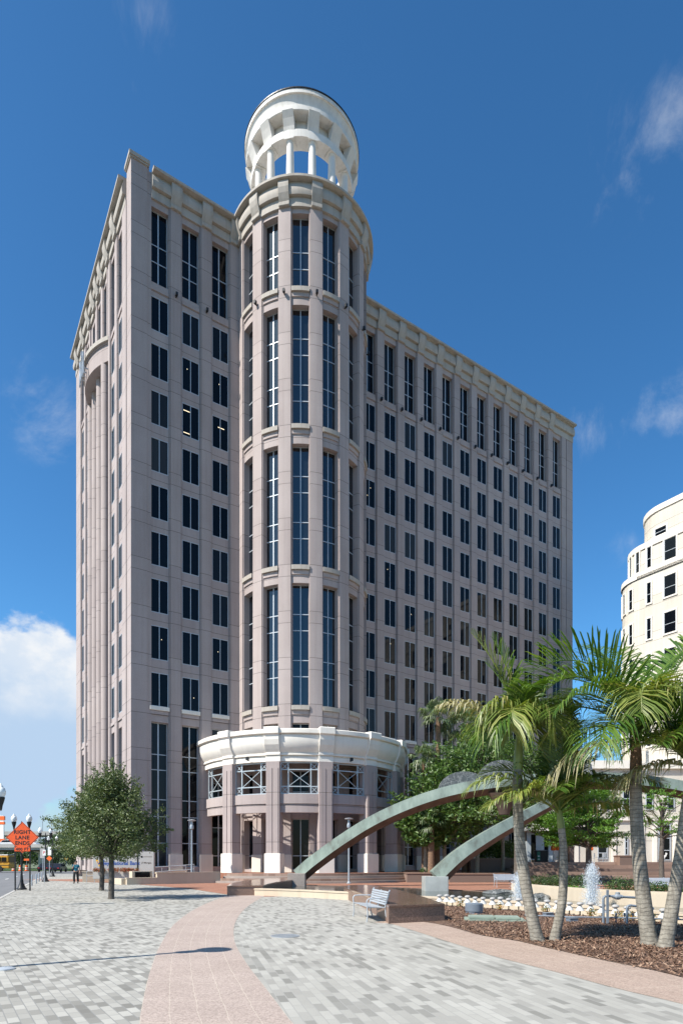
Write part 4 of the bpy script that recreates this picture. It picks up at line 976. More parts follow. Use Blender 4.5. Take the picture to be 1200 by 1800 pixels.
# ------------------------------------------------------------------ person
def person(loc):
    e = empty('person', loc, R_(8)); tag(e, 'person in teal shirt and dark trousers walking forward, one hand raised to the face', 'person')
    def skin(name, mat, nodes, edges, root=0, sub=2, smooth=True):
        me = bpy.data.meshes.new(name); me.from_pydata([n[0] for n in nodes], edges, []); o = bpy.data.objects.new(name, me); COL.objects.link(o)
        md = o.modifiers.new('s', 'SKIN'); sv = me.skin_vertices[0].data
        for v, n in zip(sv, nodes): v.radius = (n[1], n[2] if len(n) > 2 else n[1])
        sv[root].use_root = True
        o.modifiers.new('u', 'SUBSURF').levels = sub
        dg = bpy.context.evaluated_depsgraph_get(); dg.update(); m2 = bpy.data.meshes.new_from_object(o.evaluated_get(dg)); m2.name = name
        bpy.data.objects.remove(o); m2.materials.clear(); m2.materials.append(M[mat]); m2.polygons.foreach_set('use_smooth', [True] * len(m2.polygons))
        o = bpy.data.objects.new(name, m2); COL.objects.link(o); o.parent = e; return o
    N = [((0, 0, .95), .13, .10), ((0, 0, 1.15), .13, .10), ((0, 0, 1.36), .15, .10), ((0, 0, 1.46), .07), ((0, -.01, 1.54), .055), ((0, -.02, 1.62), .085, .095), ((0, -.01, 1.70), .07, .085),
         ((-.19, 0, 1.41), .055), ((-.25, -.04, 1.15), .04), ((-.12, -.20, 1.36), .032), ((-.06, -.19, 1.48), .03),
         ((.19, 0, 1.41), .055), ((.26, .03, 1.14), .042), ((.30, -.06, .92), .032), ((.305, -.09, .84), .034, .022),
         ((-.10, 0, .90), .10), ((-.11, -.10, .50), .065), ((-.11, -.02, .09), .045), ((-.115, -.16, .04), .04),
         ((.10, 0, .90), .10), ((.11, .06, .50), .065), ((.11, .16, .10), .045), ((.115, .03, .04), .04)]
    # five fingers on each hand
    E = [(0, 1), (1, 2), (2, 3), (3, 4), (4, 5), (5, 6), (2, 7), (7, 8), (8, 9), (9, 10), (2, 11), (11, 12), (12, 13), (13, 14), (0, 15), (15, 16), (16, 17), (17, 18), (0, 19), (19, 20), (20, 21), (21, 22)]
    skin('body', 'skin', N, E)
    q = MB()
    for hx, hy, hz, d in ((.305, -.09, .82, -1), (-.055, -.19, 1.50, 1)):
        for i, l in enumerate((.07, .08, .075, .06)):
            x = hx + (i - 1.5) * .019; q.tube([(x, hy, hz), (x, hy - .008, hz + d * l * .6), (x, hy + .006, hz + d * l)], [.0095, .009, .007], 6)
        q.tube([(hx - .03, hy, hz + d * -.03), (hx - .05, hy - .02, hz + d * .02), (hx - .045, hy - .03, hz + d * .045)], [.011, .010, .008], 6)
    q.build('fingers', 'skin', e, True)
    skin('shirt', 'teal_cloth', [((0, 0, .86), .17, .13), ((0, 0, 1.12), .155, .12), ((0, 0, 1.36), .17, .12), ((0, 0, 1.45), .09), ((-.19, 0, 1.41), .078), ((-.235, -.02, 1.22), .065), ((.19, 0, 1.41), .078), ((.24, .02, 1.22), .065)], [(0, 1), (1, 2), (2, 3), (2, 4), (4, 5), (2, 6), (6, 7)])
    skin('trousers', 'dark_cloth', [((0, 0, .96), .15, .12), ((-.10, 0, .86), .115), ((-.115, -.10, .50), .095), ((-.115, -.02, .11), .085), ((.10, 0, .86), .115), ((.115, .06, .50), .095), ((.115, .15, .12), .085)], [(0, 1), (1, 2), (2, 3), (0, 4), (4, 5), (5, 6)])
    q = MB(); q.ball((0, .01, 1.69), .1, 14, 10, .95, 1.12, .82); q.v = [v for v in q.v]; q.build('hair', 'hair', e, True)
    q = MB()
    for x, y, r in ((-.115, -.10, 0), (.115, .10, 0)): q.ball((x, y - .02, .045), .06, 10, 8, .85, 2.1, .8)
    q.build('shoes', 'black', e, True)
    q = MB(); q.ball((-.032, -.115, 1.645), .012, 8, 6); q.ball((.032, -.115, 1.645), .012, 8, 6); q.build('eyes', 'black', e)
    q = MB(); q.ball((0, -.125, 1.61), .017, 8, 6, .8, 1.2, 1.4); q.ball((-.09, -.01, 1.62), .02, 8, 6, .5, 1, 1.4); q.ball((.09, -.01, 1.62), .02, 8, 6, .5, 1, 1.4); q.build('nose_and_ears', 'skin', e, True)
    q = MB(); q.box(.03, .08, -.128, -.12, 1.20, 1.29); q.build('badge', 'paint_white', e)
person(G(133.5, 1553.7))

# ------------------------------------------------------------------ far left: flyover, bus, cars, barrels
fo = empty('highway_bridge', (-70, 122, 0)); tag(fo, 'pale concrete highway bridge crossing the street in the distance', 'bridge')
z = lambda py, Y=122: CH - (py - HZ) * Y / F
q = MB(); q.box(-45, 62, -.5, 6.5, z(1494.5), z(1489)); q.box(-45, 62, -.8, -.3, z(1490.5), z(1484.5)); q.build('deck', 'concrete', fo)
q = MB()
for i in range(6): q.box(-45, 62, .2 + i * 1.1, .7 + i * 1.1, z(1497), z(1494.5) + .0)
q.build('girder', 'bark', fo)
q = MB(); q.box(-45, 62, 14, 20, z(1465), z(1462.5)); q.box(-45, 62, 13.6, 14.0, z(1463.5), z(1456)); q.build('upper_deck', 'concrete', fo)
for x in (W(67.5, 1515, 122).x + 70, W(67.5, 1515, 122).x + 38, W(67.5, 1515, 122).x + 105):
    q = MB(); w = .75; q.box(x - w, x + w, 1.5, 4.5, 0, z(1500)); q.add([(x - w, 1.2, z(1500)), (x + w, 1.2, z(1500)), (x + 2.2, 1.0, z(1495)), (x - 2.2, 1.0, z(1495)), (x - w, 4.8, z(1500)), (x + w, 4.8, z(1500)), (x + 2.2, 5, z(1495)), (x - 2.2, 5, z(1495))], [(0, 1, 2, 3), (4, 5, 6, 7), (1, 5, 6, 2), (0, 4, 7, 3)]); q.build('pier', 'concrete', fo)
p = W(74, 1440, 137); q = MB(); q.tube([(p.x + 70, 15.2, z(1462)), (p.x + 70, 15.2, p.z - .4), (p.x + 70.4, 15.2, p.z + .6), (p.x + 71.6, 15.2, p.z + 1.0)], .07, 6); q.build('lamp_pole', 'grey_metal', fo)
def car(loc, rz, mat, label, grp=None):
    e = empty('parked_car', loc, rz); tag(e, label, 'car', grp)
    sec = [(-2.2, .35), (-2.25, .75), (-1.9, .92), (-1.35, .95), (-.85, 1.40), (.65, 1.42), (1.25, .98), (2.0, .85), (2.25, .65), (2.25, .35)]
    q = MB(); vs = []
    for y, kx in ((-.85, 1), (.85, 1)): vs += [(x, y * (.86 if zz > 1.2 else 1), zz) for x, zz in sec]
    k = len(sec); q.add(vs, [(i, (i + 1) % k, k + (i + 1) % k, k + i) for i in range(k)] + [tuple(range(k)), tuple(range(2 * k - 1, k - 1, -1))]); bevel(q.build('body', mat, e), .05)
    q = MB()
    for s in (-1, 1): q.add([(-1.2, s * .872, .97), (1.1, s * .872, .97), (.6, s * .765, 1.36), (-.8, s * .765, 1.36)], [(0, 1, 2, 3)])
    q.add([(1.27, -.7, .99), (1.27, .7, .99), (.70, .62, 1.40), (.70, -.62, 1.40)], [(0, 1, 2, 3)]); q.build('window', 'glass', e)
    for x in (-1.4, 1.4):
        for s in (-1, 1):
            w = MB(); w.lathe([(.01, -.1), (.3, -.1), (.32, -.07), (.32, .07), (.3, .1), (.01, .1)], n=18); w.v = [(a + x, c + s * .80, b + .32) for a, b, c in w.v]; w.build('wheel', 'tyre', e, True)
    q = MB()
    for s in (-.6, .6): q.box(-2.27, -2.2, s - .14, s + .14, .62, .74)
    q.build('tail_light', 'red', e)
car(W(102, 1533, 98) * 1 - Vector((0, 0, W(102, 1533, 98).z)), R_(100), 'car_dark', 'dark car beyond the oak, near the yellow diamond sign')
car(Vector((W(83, 1533, 101).x, 101, 0)), R_(98), 'car_dark', 'dark car just right of the bridge pier')
car(Vector((W(18, 1486, 125).x, 124.5, z(1489))), 0, 'car_white', 'white car driving on the highway bridge')
car(Vector((W(50, 1486, 125).x, 124.5, z(1489))), 0, 'car_white', 'white car on the bridge behind the orange diamond sign')
b = empty('school_bus', (W(21, 1533, 101).x - 4.6, 101, 0)); tag(b, 'yellow school bus cut off by the left edge', 'bus')
q = MB(); q.box(-4.6, 4.2, 0, 2.4, .55, 1.55); q.box(-4.6, 4.0, .05, 2.35, 1.55, 2.75); bevel(q.build('body', 'yellow_bus', b), .15, 3)
q = MB(); q.box(-4.5, 3.9, .1, 2.3, 2.7, 2.86); bevel(q.build('roof', 'paint_white', b), .08, 2)
for i in range(9): q = MB(); x = -4.3 + i * .9; q.box(x, x + .74, -.02, .06, 1.65, 2.4); q.build('window', 'glass', b)
q = MB(); q.box(3.96, 4.04, .3, 2.1, 1.6, 2.5); q.build('rear_window', 'glass', b)
q = MB(); q.box(-4.6, 4.22, -.03, .02, 1.05, 1.13); q.build('stripe', 'black', b)
for x in (-3.2, 2.6): w = MB(); w.lathe([(.01, -.15), (.48, -.15), (.5, -.1), (.5, .1), (.48, .15), (.01, .15)], n=20); w.v = [(a + x, c + .1, b_ + .5) for a, b_, c in w.v]; w.build('wheel', 'tyre', b, True)
for px, hh in ((24, 6), (36, 6), (47, 7.5)):
    p = G(px, 1531.5); e = empty('traffic_barrel', p); tag(e, 'orange and white traffic barrel, one of three standing beyond the crossing', 'barrel', 'orange traffic barrels beyond the crossing')
    q = MB(); q.lathe([(.36, 0), (.36, .12), (.30, .13), (.29, .4), (.27, .42), (.26, .7), (.24, .72), (.22, 1.0), (.01, 1.02)], n=14); q.build('drum', 'orange', e, True)
    q = MB(); q.lathe([(.297, .26), (.293, .40), (.01, .40)], n=14); q.lathe([(.272, .52), (.268, .66), (.01, .66)], n=14); q.build('stripe', 'paint_white', e, True)
# ------------------------------------------------------------------ white building on the right
WA = R_(-56.9); wb = empty('white_building', (35.5, 68.3, 0), WA); tag(wb, 'white stone office building with rounded stepped corner behind the palms', 'building')
def rounded(x0, x1, r, dep, y0=0):
    P = []
    for i in range(9): a = R_(90 * i / 8); P.append((x0 + r - r * math.cos(a), y0 + r - r * math.sin(a)))
    return P + [(x1, y0), (x1, y0 + dep), (x0, y0 + dep)]
tiers = [(-6.4, 0, 34.6, 0), (-5.6, 34.6, 37.8, .05), (-3.9, 37.8, 41.6, .45)]
for i, (x0, z0, z1, y0) in enumerate(tiers):
    q = MB(); q.prism(rounded(x0, 22, 3.4, 12, y0), z0, z1 - .6); q.build('wall', 'bldg_white', wb)
    q = MB(); q.prism(rounded(x0 - .12, 22.1, 3.5, 12, y0 - .12), z1 - .6, z1); q.build('parapet', 'white_stone', wb)
q = MB(); q.prism(rounded(-6.55, 22.1, 3.5, 12, -.12), 34.0, 34.3); q.build('belt_course', 'white_stone', wb)
WB1 = window_meshes(1.75, 2.3, [], 'window', .16, .02); WBm = None
def wpair(w, h):
    f = MB(); fw = .16
    f.box(-w / 2 - fw, -w / 2, -.10, .03, -fw, h + fw); f.box(w / 2, w / 2 + fw, -.10, .03, -fw, h + fw); f.box(-w / 2, w / 2, -.097, .03, -fw, 0); f.box(-w / 2, w / 2, -.097, .03, h, h + fw)
    f.cur = 1; f.box(-w / 2, -w / 2 + .05, -.05, .03, 0, h); f.box(w / 2 - .05, w / 2, -.05, .03, 0, h); f.box(-w / 2 + .05, w / 2 - .05, -.048, .03, h - .05, h); f.box(-w / 2 + .05, w / 2 - .05, -.048, .03, h * .42, h * .42 + .05)
    p = MB(); p.box(-w / 2, w / 2, -.025, .02, 0, h); return f.mesh('window', ['white_stone', 'frame']), p.mesh('pane', 'glass')
big, slot, low = wpair(1.32, 2.3), wpair(.5, 2.3), wpair(1.3, .8)
def addw(pair, x, y, z, rz=0):
    o = place(pair[0], wb, (x, y, z), rz); place(pair[1], o)
for i in range(8):
    z = 34.85 - 4.03 * (7 - i); xs, ys = (-6.4, 0) if i < 7 else (-5.6, .05)
    for x in (.8, 4.4, 7.9, 11.6, 15.3): addw(big, x, ys - .005, z)
    for a in (10, 32, 54, 76):
        r = 3.4; addw(slot, xs + r - r * math.cos(R_(a)), ys + r - r * math.sin(R_(a)), z, R_(a - 90))
    addw(slot, -1.6, ys - .005, z)
for x in (-.5, 3.2, 6.9, 10.6): addw(low, x, .44, 38.2)
# low white wing with the shop front
lw = empty('arcade_wing', (19.5, 66, 1.65)); tag(lw, 'low white two storey wing with shop windows above the brown steps', 'building')
sx = lambda px: (px - 600) / F * 66 - 19.5
sz = lambda py: CH - (py - HZ) * 66 / F - 1.65
q = MB(); q.box(sx(965), sx(1250), 0, 4, 0, sz(1350)); q.box(0, sx(965), .8, 4, 0, sz(1380)); q.build('wall', 'bldg_white', lw)
q = MB(); q.box(sx(960), sx(1252), -.35, .2, sz(1352), sz(1338)); q.box(sx(985), sx(1252), -.22, .1, sz(1443), sz(1437)); q.build('cornice', 'white_stone', lw)
q = MB(); q.box(-.6, sx(966), -1.5, .9, sz(1462), sz(1450)); q.box(-.6, sx(966), -1.6, .9, sz(1431), sz(1428)); q.build('canopy', 'white_stone', lw)
q = MB(); q.box(sx(990), sx(1250), -.06, .1, sz(1465), sz(1461)); q.build('belt_course', 'base', lw)
for px in (928, 944, 951, 966, 989, 1012, 1078, 1128, 1150, 1186):
    q = MB(); q.box(sx(px) - .22, sx(px) + .22, -.25 if px < 967 else -.14, .3, 0, sz(1462) if px < 967 else sz(1443)); q.build('pilaster', 'white_stone' if px > 967 else 'rail_grey', lw)
def shop(px, w, py0, py1, bars=()):
    h = sz(py0) - sz(py1); f = MB(); wd = w * 66 / F; fw = .09
    f.box(-wd / 2, -wd / 2 + fw, -.1, .1, 0, h); f.box(wd / 2 - fw, wd / 2, -.1, .1, 0, h); f.box(-wd / 2 + fw, wd / 2 - fw, -.097, .1, 0, fw); f.box(-wd / 2 + fw, wd / 2 - fw, -.097, .1, h - fw, h)
    for b_ in bars: f.box(-wd / 2 + fw, wd / 2 - fw, -.08, .1, h * b_ - .04, h * b_ + .04)
    o = place(f.mesh('shop_window', 'frame'), lw, (sx(px), -.02, sz(py1))); p = MB(); p.box(-wd / 2 + .02, wd / 2 - .02, -.04, .05, .02, h - .02); p.build('pane', 'glass', o); return o, h
o, h = shop(1167, 21, 1450, 1513, (.28, .62, .85))
# white rooster emblem on the lowest pane
ro = [(-.30, .02), (-.10, -.22), (-.02, -.22), (-.04, -.34), (.04, -.34), (.05, -.22), (.20, -.08), (.26, .12), (.34, .16), (.26, .20), (.24, .30), (.17, .26), (.12, .32), (.08, .22), (.10, .10), (-.02, .02), (-.14, .10), (-.20, .26), (-.32, .22), (-.26, .14)]
q = MB(); q.add([(x, -.048, z + h * .14) for x, z in ro], [tuple(range(len(ro)))]); q.build('emblem', 'paint_white', o)
shop(1058, 17, 1474, 1511, (.3, .75)); shop(1100, 6, 1472, 1511, (.2, .5, .8)); shop(1000, 16, 1470, 1513, (.7,)); shop(1207, 16, 1460, 1513, (.5,)); shop(936, 12, 1466, 1512); shop(958, 11, 1466, 1512)
for px in (1030, 1062, 1100, 1140, 1178, 1215): shop(px, 13, 1385, 1424, (.5,))
# ------------------------------------------------------------------ brown terrace steps, planters, furniture at the right rear
st = empty('terrace_steps', (13.5, 50, 0)); tag(st, 'broad brown stone steps rising to the white arcade', 'steps')
for i in range(6):
    q = MB(); q.box(0 + i * .55, 60, i * 1.1, 17, .275 * i, .275 * (i + 1)); bevel(q.build('step', 'step_brown', st), .02)
def planter(x0, x1, y, z0, h, label, dep=1.4):
    e = empty('stone_planter', ((x0 + x1) / 2, y, z0)); tag(e, label, 'planter'); w = (x1 - x0) / 2
    q = MB(); q.box(-w, w, 0, dep, -.3, h - .12); q.build('box', 'step_brown', e); q = MB(); q.box(-w - .05, w + .05, -.05, dep + .05, h - .118, h); bevel(q.build('coping', 'granite_rough', e), .02)
wx = lambda px, Y: (px - 600) / F * Y
planter(wx(1089, 55), wx(1112, 55), 55, 1.3, .95, 'square brown planter block standing on the terrace steps', 1.2)
planter(wx(1001, 56), wx(1009, 56), 56, 1.5, 1.6, 'slim brown stone pedestal at the top of the steps', .6)
planter(wx(827, 57), wx(926, 57), 57, 0, 2.0, 'long brown planter wall with shrubs, left of the steps', 3)
planter(wx(790, 50), wx(897, 50), 50, 0, .75, 'low pale planter wall with lawn behind the second arch leg', 2.5)
planter(wx(715, 50), wx(757, 50), 50, 0, .8, 'short pale planter wall at the right end of the entrance steps', 2.5)
bn = empty('litter_bin', (wx(952, 63), 63, 1.65)); tag(bn, 'dark double litter bin with a green poster on its side', 'bin')
q = MB(); q.box(-.55, .6, 0, .7, 0, 1.15); bevel(q.build('body', 'black_metal', bn), .04); q = MB(); q.box(-.6, .65, -.05, .75, 1.15, 1.22); bevel(q.build('lid', 'pvc', bn), .03)
q = MB(); q.box(-.48, -.18, -.03, -.002, .15, 1.05); q.build('poster', 'green_panel', bn); q = MB(); q.box(-.44, -.22, -.04, -.031, .55, .65); q.box(-.44, -.22, -.04, -.031, .25, .32); q.build('poster_bar', 'paint_white', bn)
for px, Y, lb in ((972.5, 62, 'closed orange umbrella left of the thin palm trunk'), (981, 61, 'closed orange umbrella right against the thin palm trunk'), (1038, 62, 'closed orange umbrella behind the feathery tree')):
    e = empty('patio_umbrella', (wx(px, Y), Y, 1.65)); tag(e, lb, 'umbrella')
    q = MB(); q.lathe([(.2, 0), (.2, .06), (.03, .08), (.03, 2.9), (.01, 2.92)], n=10); q.build('pole', 'grey_metal', e, True)
    q = MB()
    q.lathe([(.05, 2.8), (.13, 2.5), (.17, 1.9), (.24, 1.25), (.16, 1.15), (.05, 1.2)], n=14); q.v = [(x * (1 + .18 * math.sin(9 * math.atan2(y, x))), y * (1 + .18 * math.sin(9 * math.atan2(y, x))), zz) for x, y, zz in q.v]; q.build('canopy', 'orange', e, True)
def cafe_chair(px, Y, rz):
    e = empty('cafe_chair', (wx(px, Y), Y, 1.65), rz); tag(e, 'pale metal cafe chair on the terrace by the white wing', 'chair', 'pale cafe chairs on the terrace')
    q = MB(); q.box(-.22, .22, -.22, .22, .43, .46); q.build('seat', 'silver', e); q = MB(); q.box(-.22, .22, .2, .23, .5, .9); q.build('backrest', 'silver', e)
    for x in (-.2, .2):
        for y in (-.2, .2): q = MB(); q.tube([(x, y, 0), (x, y, .9 if y > 0 else .44)], .018, 6); q.build('leg', 'silver', e)
for px, Y, rz in ((1048, 62, 1), (1056, 61.5, -2), (1064, 62.5, .4)): cafe_chair(px, Y, rz)

# ------------------------------------------------------------------ trees and shrubs
def leaves(q, c, r, n, size, rnd, flat=.8, squash=(1, 1, 1)):
    for _ in range(n):
        d = Vector((rnd.gauss(0, 1), rnd.gauss(0, 1), rnd.gauss(0, 1))).normalized() * r * rnd.random() ** .42
        p = c + Vector((d.x * squash[0], d.y * squash[1], d.z * squash[2]))
        nrm = (d.normalized() * .5 + Vector((rnd.gauss(0, .7), rnd.gauss(0, .7), rnd.gauss(.35, .7)))).normalized()
        u = nrm.orthogonal().normalized(); u.rotate(Quaternion(nrm, rnd.random() * 6.28)); v = nrm.cross(u); s = size * rnd.uniform(.6, 1.3)
        q.add([p - u * s, p + v * s * .42 + nrm * s * .1, p + u * s, p - v * s * .42 + nrm * s * .1], [(0, 1, 2, 3)])
def tree(name, base, H, z0, rad, nclump, nleaf, size, leafmat, barkmat, tr, label, cat='tree', seed=1, shape=None, fork=0, lean=(0, 0), group=None, flatc=.75, twig=True):
    rnd = random.Random(seed); e = empty(name, base); tag(e, label, cat, group)
    top = Vector((lean[0], lean[1], H)); q = MB(); ht = z0 + (H - z0) * .75
    pts = [Vector((0, 0, -.05)), Vector((rnd.gauss(0, .03), rnd.gauss(0, .03), z0 * .5)) + top * 0.0, Vector((lean[0] * .06, lean[1] * .06, z0)), Vector((lean[0] * .8, lean[1] * .8, ht))]
    q.tube([pts[0], pts[0] + Vector((0, 0, .12)), pts[1], pts[2], pts[3]], [tr * 1.35, tr * 1.08, tr, tr * .85, tr * .18], 10)
    cl = []
    for i in range(nclump):
        t = (i + .5) / nclump; zz = z0 + (H - z0) * (.04 + .96 * t); w = shape(t) if shape else math.sqrt(max(.03, 1 - (2 * t - .9) ** 2 * .9))
        a = i * 2.39996 + rnd.gauss(0, .4); rr = rad * w * (rnd.uniform(.45, 1.0) if rnd.random() < .8 else rnd.uniform(0, .5))
        cl.append(Vector((lean[0] * t + rr * math.cos(a), lean[1] * t + rr * math.sin(a), zz)))
    for c in cl:
        s = pts[2].lerp(pts[3], max(0, min(.95, (c.z - z0) / (H - z0) * 1.0 - .25 + rnd.uniform(-.05, .05))))
        m = s.lerp(c, .55) + Vector((0, 0, (c - s).length * .08))
        q.tube([s, m, c], [tr * .33, tr * .2, tr * .06], 5)
    q.build('trunk', barkmat, e, True, clean=False)
    q = MB()
    for c in cl:
        r = rad * rnd.uniform(.20, .34)
        leaves(q, c, r, nleaf, size, rnd, squash=(1.15, 1.15, flatc))
        if twig:
            out = Vector((c.x, c.y, (c.z - z0) * .25)); out = out.normalized() if out.length > .01 else Vector((0, 0, 1))
            for j in range(3):
                d = (out + Vector((rnd.gauss(0, .45), rnd.gauss(0, .45), rnd.gauss(.15, .35)))).normalized()
                for s_ in range(5): leaves(q, c + d * r * (.8 + .16 * s_), r * .16, max(2, nleaf // 60), size, rnd)
    q.build('crown', leafmat, e, clean=False); return e
oak_shape = lambda t: max(.12, (1 - t) ** .62 * (.75 + .5 * min(1, t * 5)))
tree('oak_tree', G(195.5, 1581), 5.45, 1.95, 2.15, 80, 330, .060, 'oak_leaf', 'bark', .125, 'young oak with a dense conical crown, the nearer of the two on the grey paving', seed=3, shape=oak_shape)
tree('oak_tree', G(178.5, 1566), 5.75, 1.95, 2.2, 74, 300, .070, 'oak_leaf', 'bark', .135, 'young oak standing just behind the nearer oak, its crown reaching further left', seed=8, shape=oak_shape, lean=(-.35, 0))
bt = [(781, 1526, 53, 9.4, 3.4, 4.2, 'broadleaf tree with a pale thin trunk right of the portico', 4), (838, 1524, 54, 12.2, 5.0, 5.0, 'taller broadleaf tree behind the stone discs', 6), (884, 1522, 57, 12.4, 6.0, 4.6, 'broadleaf tree behind the leaning palm crown', 9), (748, 1527, 52, 6.6, 3.0, 2.2, 'small broadleaf tree beside the right end of the portico', 12)]
for px, py, Y, H, z0, rad, lb, sd in bt:
    tree('broadleaf_tree', Vector((wx(px, Y), Y, 0)), H, z0, rad, 50, 190, .17, 'broad_leaf', 'bark_pale', .17, lb, seed=sd, group='broadleaf trees in front of the tower')
tree('forked_tree', Vector((wx(909, 47), 47, 0)), 8.4, 4.2, 3.0, 34, 90, .14, 'broad_leaf', 'bark', .26, 'dark trunked forked tree behind the second arch leg', seed=21)
cyp = lambda t: .55 + .5 * math.sin(math.pi * min(1, t + .12))
tree('feathery_tree', Vector((wx(1034, 45), 45, 0)), 6.9, 2.7, 2.9, 60, 300, .085, 'cypress_leaf', 'bark', .22, 'bright green feathery tree with a dark trunk behind the tall water jet', seed=31, shape=cyp, flatc=.32)
tree('feathery_tree', Vector((wx(985, 47), 47, 0)), 6.6, 3.0, 2.3, 46, 280, .085, 'cypress_leaf', 'bark', .14, 'smaller bright feathery tree behind the thin palm trunk', seed=33, shape=cyp, flatc=.32)
tree('feathery_tree', Vector((wx(1163, 41), 41, 0)), 6.4, 3.2, 1.9, 26, 80, .08, 'cypress_leaf', 'bark', .16, 'sparse feathery tree with a slim dark trunk in front of the rooster window', seed=35, shape=cyp, flatc=.3)
def shrub(px0, px1, Y, z0, h, label, mat='shrub_leaf', name='clipped_hedge', seed=1, size=.05, dep=.9, dens=260):
    rnd = random.Random(seed); a, b = wx(px0, Y), wx(px1, Y); q = MB(); n = max(2, int((b - a) / .35)); c0 = Vector(((a + b) / 2, Y, z0))
    for i in range(n):
        x = a + (b - a) * (i + .5) / n - c0.x
        for j in range(2): leaves(q, Vector((x + rnd.gauss(0, .1), j * dep * .5, h * rnd.uniform(.45, .6))), h * .55, dens, size, rnd, squash=(1, .8, .95))
    o = q.build(name, mat, clean=False); o.location = c0; tag(o, label, 'hedge'); return o
shrub(930, 1030, 33, .0, .95, 'dark green hedge behind the curved cream wall, left of the tall jet', seed=1)
shrub(1066, 1130, 27.5, .0, 1.0, 'dark green hedge behind the curved cream wall, right of the tall jet', seed=2)
shrub(1128, 1230, 28.5, .0, .75, 'dark hedge below the bench at the right edge', seed=3)
shrub(1000, 1038, 28, .0, .62, 'bright yellow green low shrubs beside the tall jet', 'cypress_leaf', 'low_shrubs', 4, .06)
shrub(845, 905, 57.6, 1.8, 1.9, 'bright bushes growing in the long brown planter', 'broad_leaf', 'planter_bushes', 5, .10)
shrub(740, 790, 52, .5, .7, 'low dark shrubs at the foot of the small fan palm', 'shrub_leaf', 'low_shrubs', 6, .09)
shrub(163, 240, 49.2, .85, .35, 'strip of red and pink bedding flowers in front of the bank sign', 'flower', 'flower_bed', 7, .05, .4, 160)
shrub(985, 1003, 61, 1.6, .9, 'small bright plants on the terrace beside the orange umbrellas', 'cypress_leaf', 'terrace_plants', 8, .06)
for i, px in enumerate((800, 868, 945, 1025, 1072, 1092, 1115, 1128)):
    p = min(line, key=lambda v: abs(600 + F * v.x / v.y - px)); rnd = random.Random(50 + i); q = MB()
    leaves(q, Vector((0, 0, .14)), .15, 130, .035, rnd); o = q.build('croton_plant', 'croton', clean=False); o.location = (p.x + .1, p.y - .35, .02)
    tag(o, 'small yellow and red leaved plant among the pool floodlights', 'plant', 'coloured plants among the pool floodlights')
# far trees
for i, (px, Y, H, r, lb) in enumerate(((3, 160, 7.5, 6, 'round far tree under the bridge at the left edge'), (22, 152, 6, 5, 'far tree behind the school bus'), (34, 165, 7.2, 6, 'far tree under the bridge, left of the orange sign posts'), (47, 158, 6.4, 5.5, 'far tree under the bridge behind the barricade sign'), (84, 150, 6.5, 5.5, 'far tree right of the bridge pier'), (98, 140, 7.0, 5, 'far tree behind the dark cars'), (112, 132, 7.5, 5, 'far tree behind the yellow diamond sign'), (128, 118, 7.5, 4.5, 'far tree left of the tower corner'), (146, 92, 5.2, 3, 'street tree beside the tower corner behind the oaks'))):
    tree('far_tree', Vector((wx(px, Y), Y, -.1)), H, 1.6, r, 26, 90, .30, 'far_leaf', 'bark', .2, lb, seed=60 + i, group='trees beyond the crossing', twig=False)
for i, (px, Y, H, r, lb) in enumerate(((1045, 92, 13.5, 5, 'tall tree in the gap between the tower and the white building'), (1010, 88, 11, 4.5, 'tree at the far end of the tower front'))):
    tree('far_tree', Vector((wx(px, Y), Y, 0)), H, 4, r, 34, 110, .26, 'broad_leaf', 'bark', .2, lb, seed=80 + i, group='trees between the buildings')

# ------------------------------------------------------------------ palms
def fan_palm(base, H, rad, tr, label, seed, n=26):
    rnd = random.Random(seed); e = empty('fan_palm', base); tag(e, label, 'palm tree', 'fan palms in front of the tower')
    q = MB(); q.tube([(0, 0, -.05), (0, 0, H * .4), (rnd.gauss(0, .12), rnd.gauss(0, .12), H - .2)], [tr * 1.2, tr, tr * .9], 10); q.build('trunk', 'fan_trunk', e, True)
    q = MB(); c = Vector((0, 0, H))
    for i in range(n):
        az = i * 2.39996; el = R_(rnd.uniform(-50, 75)) if i > 5 else R_(rnd.uniform(50, 85)); d = Vector((math.cos(az) * math.cos(el), math.sin(az) * math.cos(el), math.sin(el)))
        L = rad * rnd.uniform(.5, .62); h = c + d * L - Vector((0, 0, .1 * rad)); q.tube([c, c + d * L * .5, h], rad * .014, 4)
        side = Vector((-math.sin(az), math.cos(az), 0)); up = side.cross(d) * -1; up = d.cross(side) if False else side.cross(d)
        for k in range(15):
            a = R_(-115 + 230 * k / 14); v = d * math.cos(a) + side * math.sin(a); l = rad * rnd.uniform(.42, .58) * (1 - .25 * abs(a) / 2); m = h + v * l * .6; t = h + v * l + Vector((0, 0, -l * rnd.uniform(.3, .75))); w = v.cross(up).normalized() * rad * .030
            q.add([h, m - w, t, m + w], [(0, 1, 2, 3)])
    q.build('crown', 'fan_leaf', e, clean=False)
fan_palm(Vector((wx(768, 56), 56, 0)), 15.0, 2.0, .24, 'tall fan palm with a rusty trunk rising above the broadleaf trees', 1)
fan_palm(Vector((wx(817, 58), 58, 0)), 14.8, 2.2, .26, 'tall fan palm right of the other tall one, its crown touching a royal palm frond', 2)
fan_palm(Vector((wx(757.5, 50.5), 50.5, 0)), 5.0, 1.5, .27, 'short fan palm with a stout trunk beside the second arch leg', 3)
fan_palm(Vector((wx(744, 55), 55, 0)), 11.0, 1.7, .16, 'slim fan palm half hidden by the broadleaf trees next to the portico', 4)

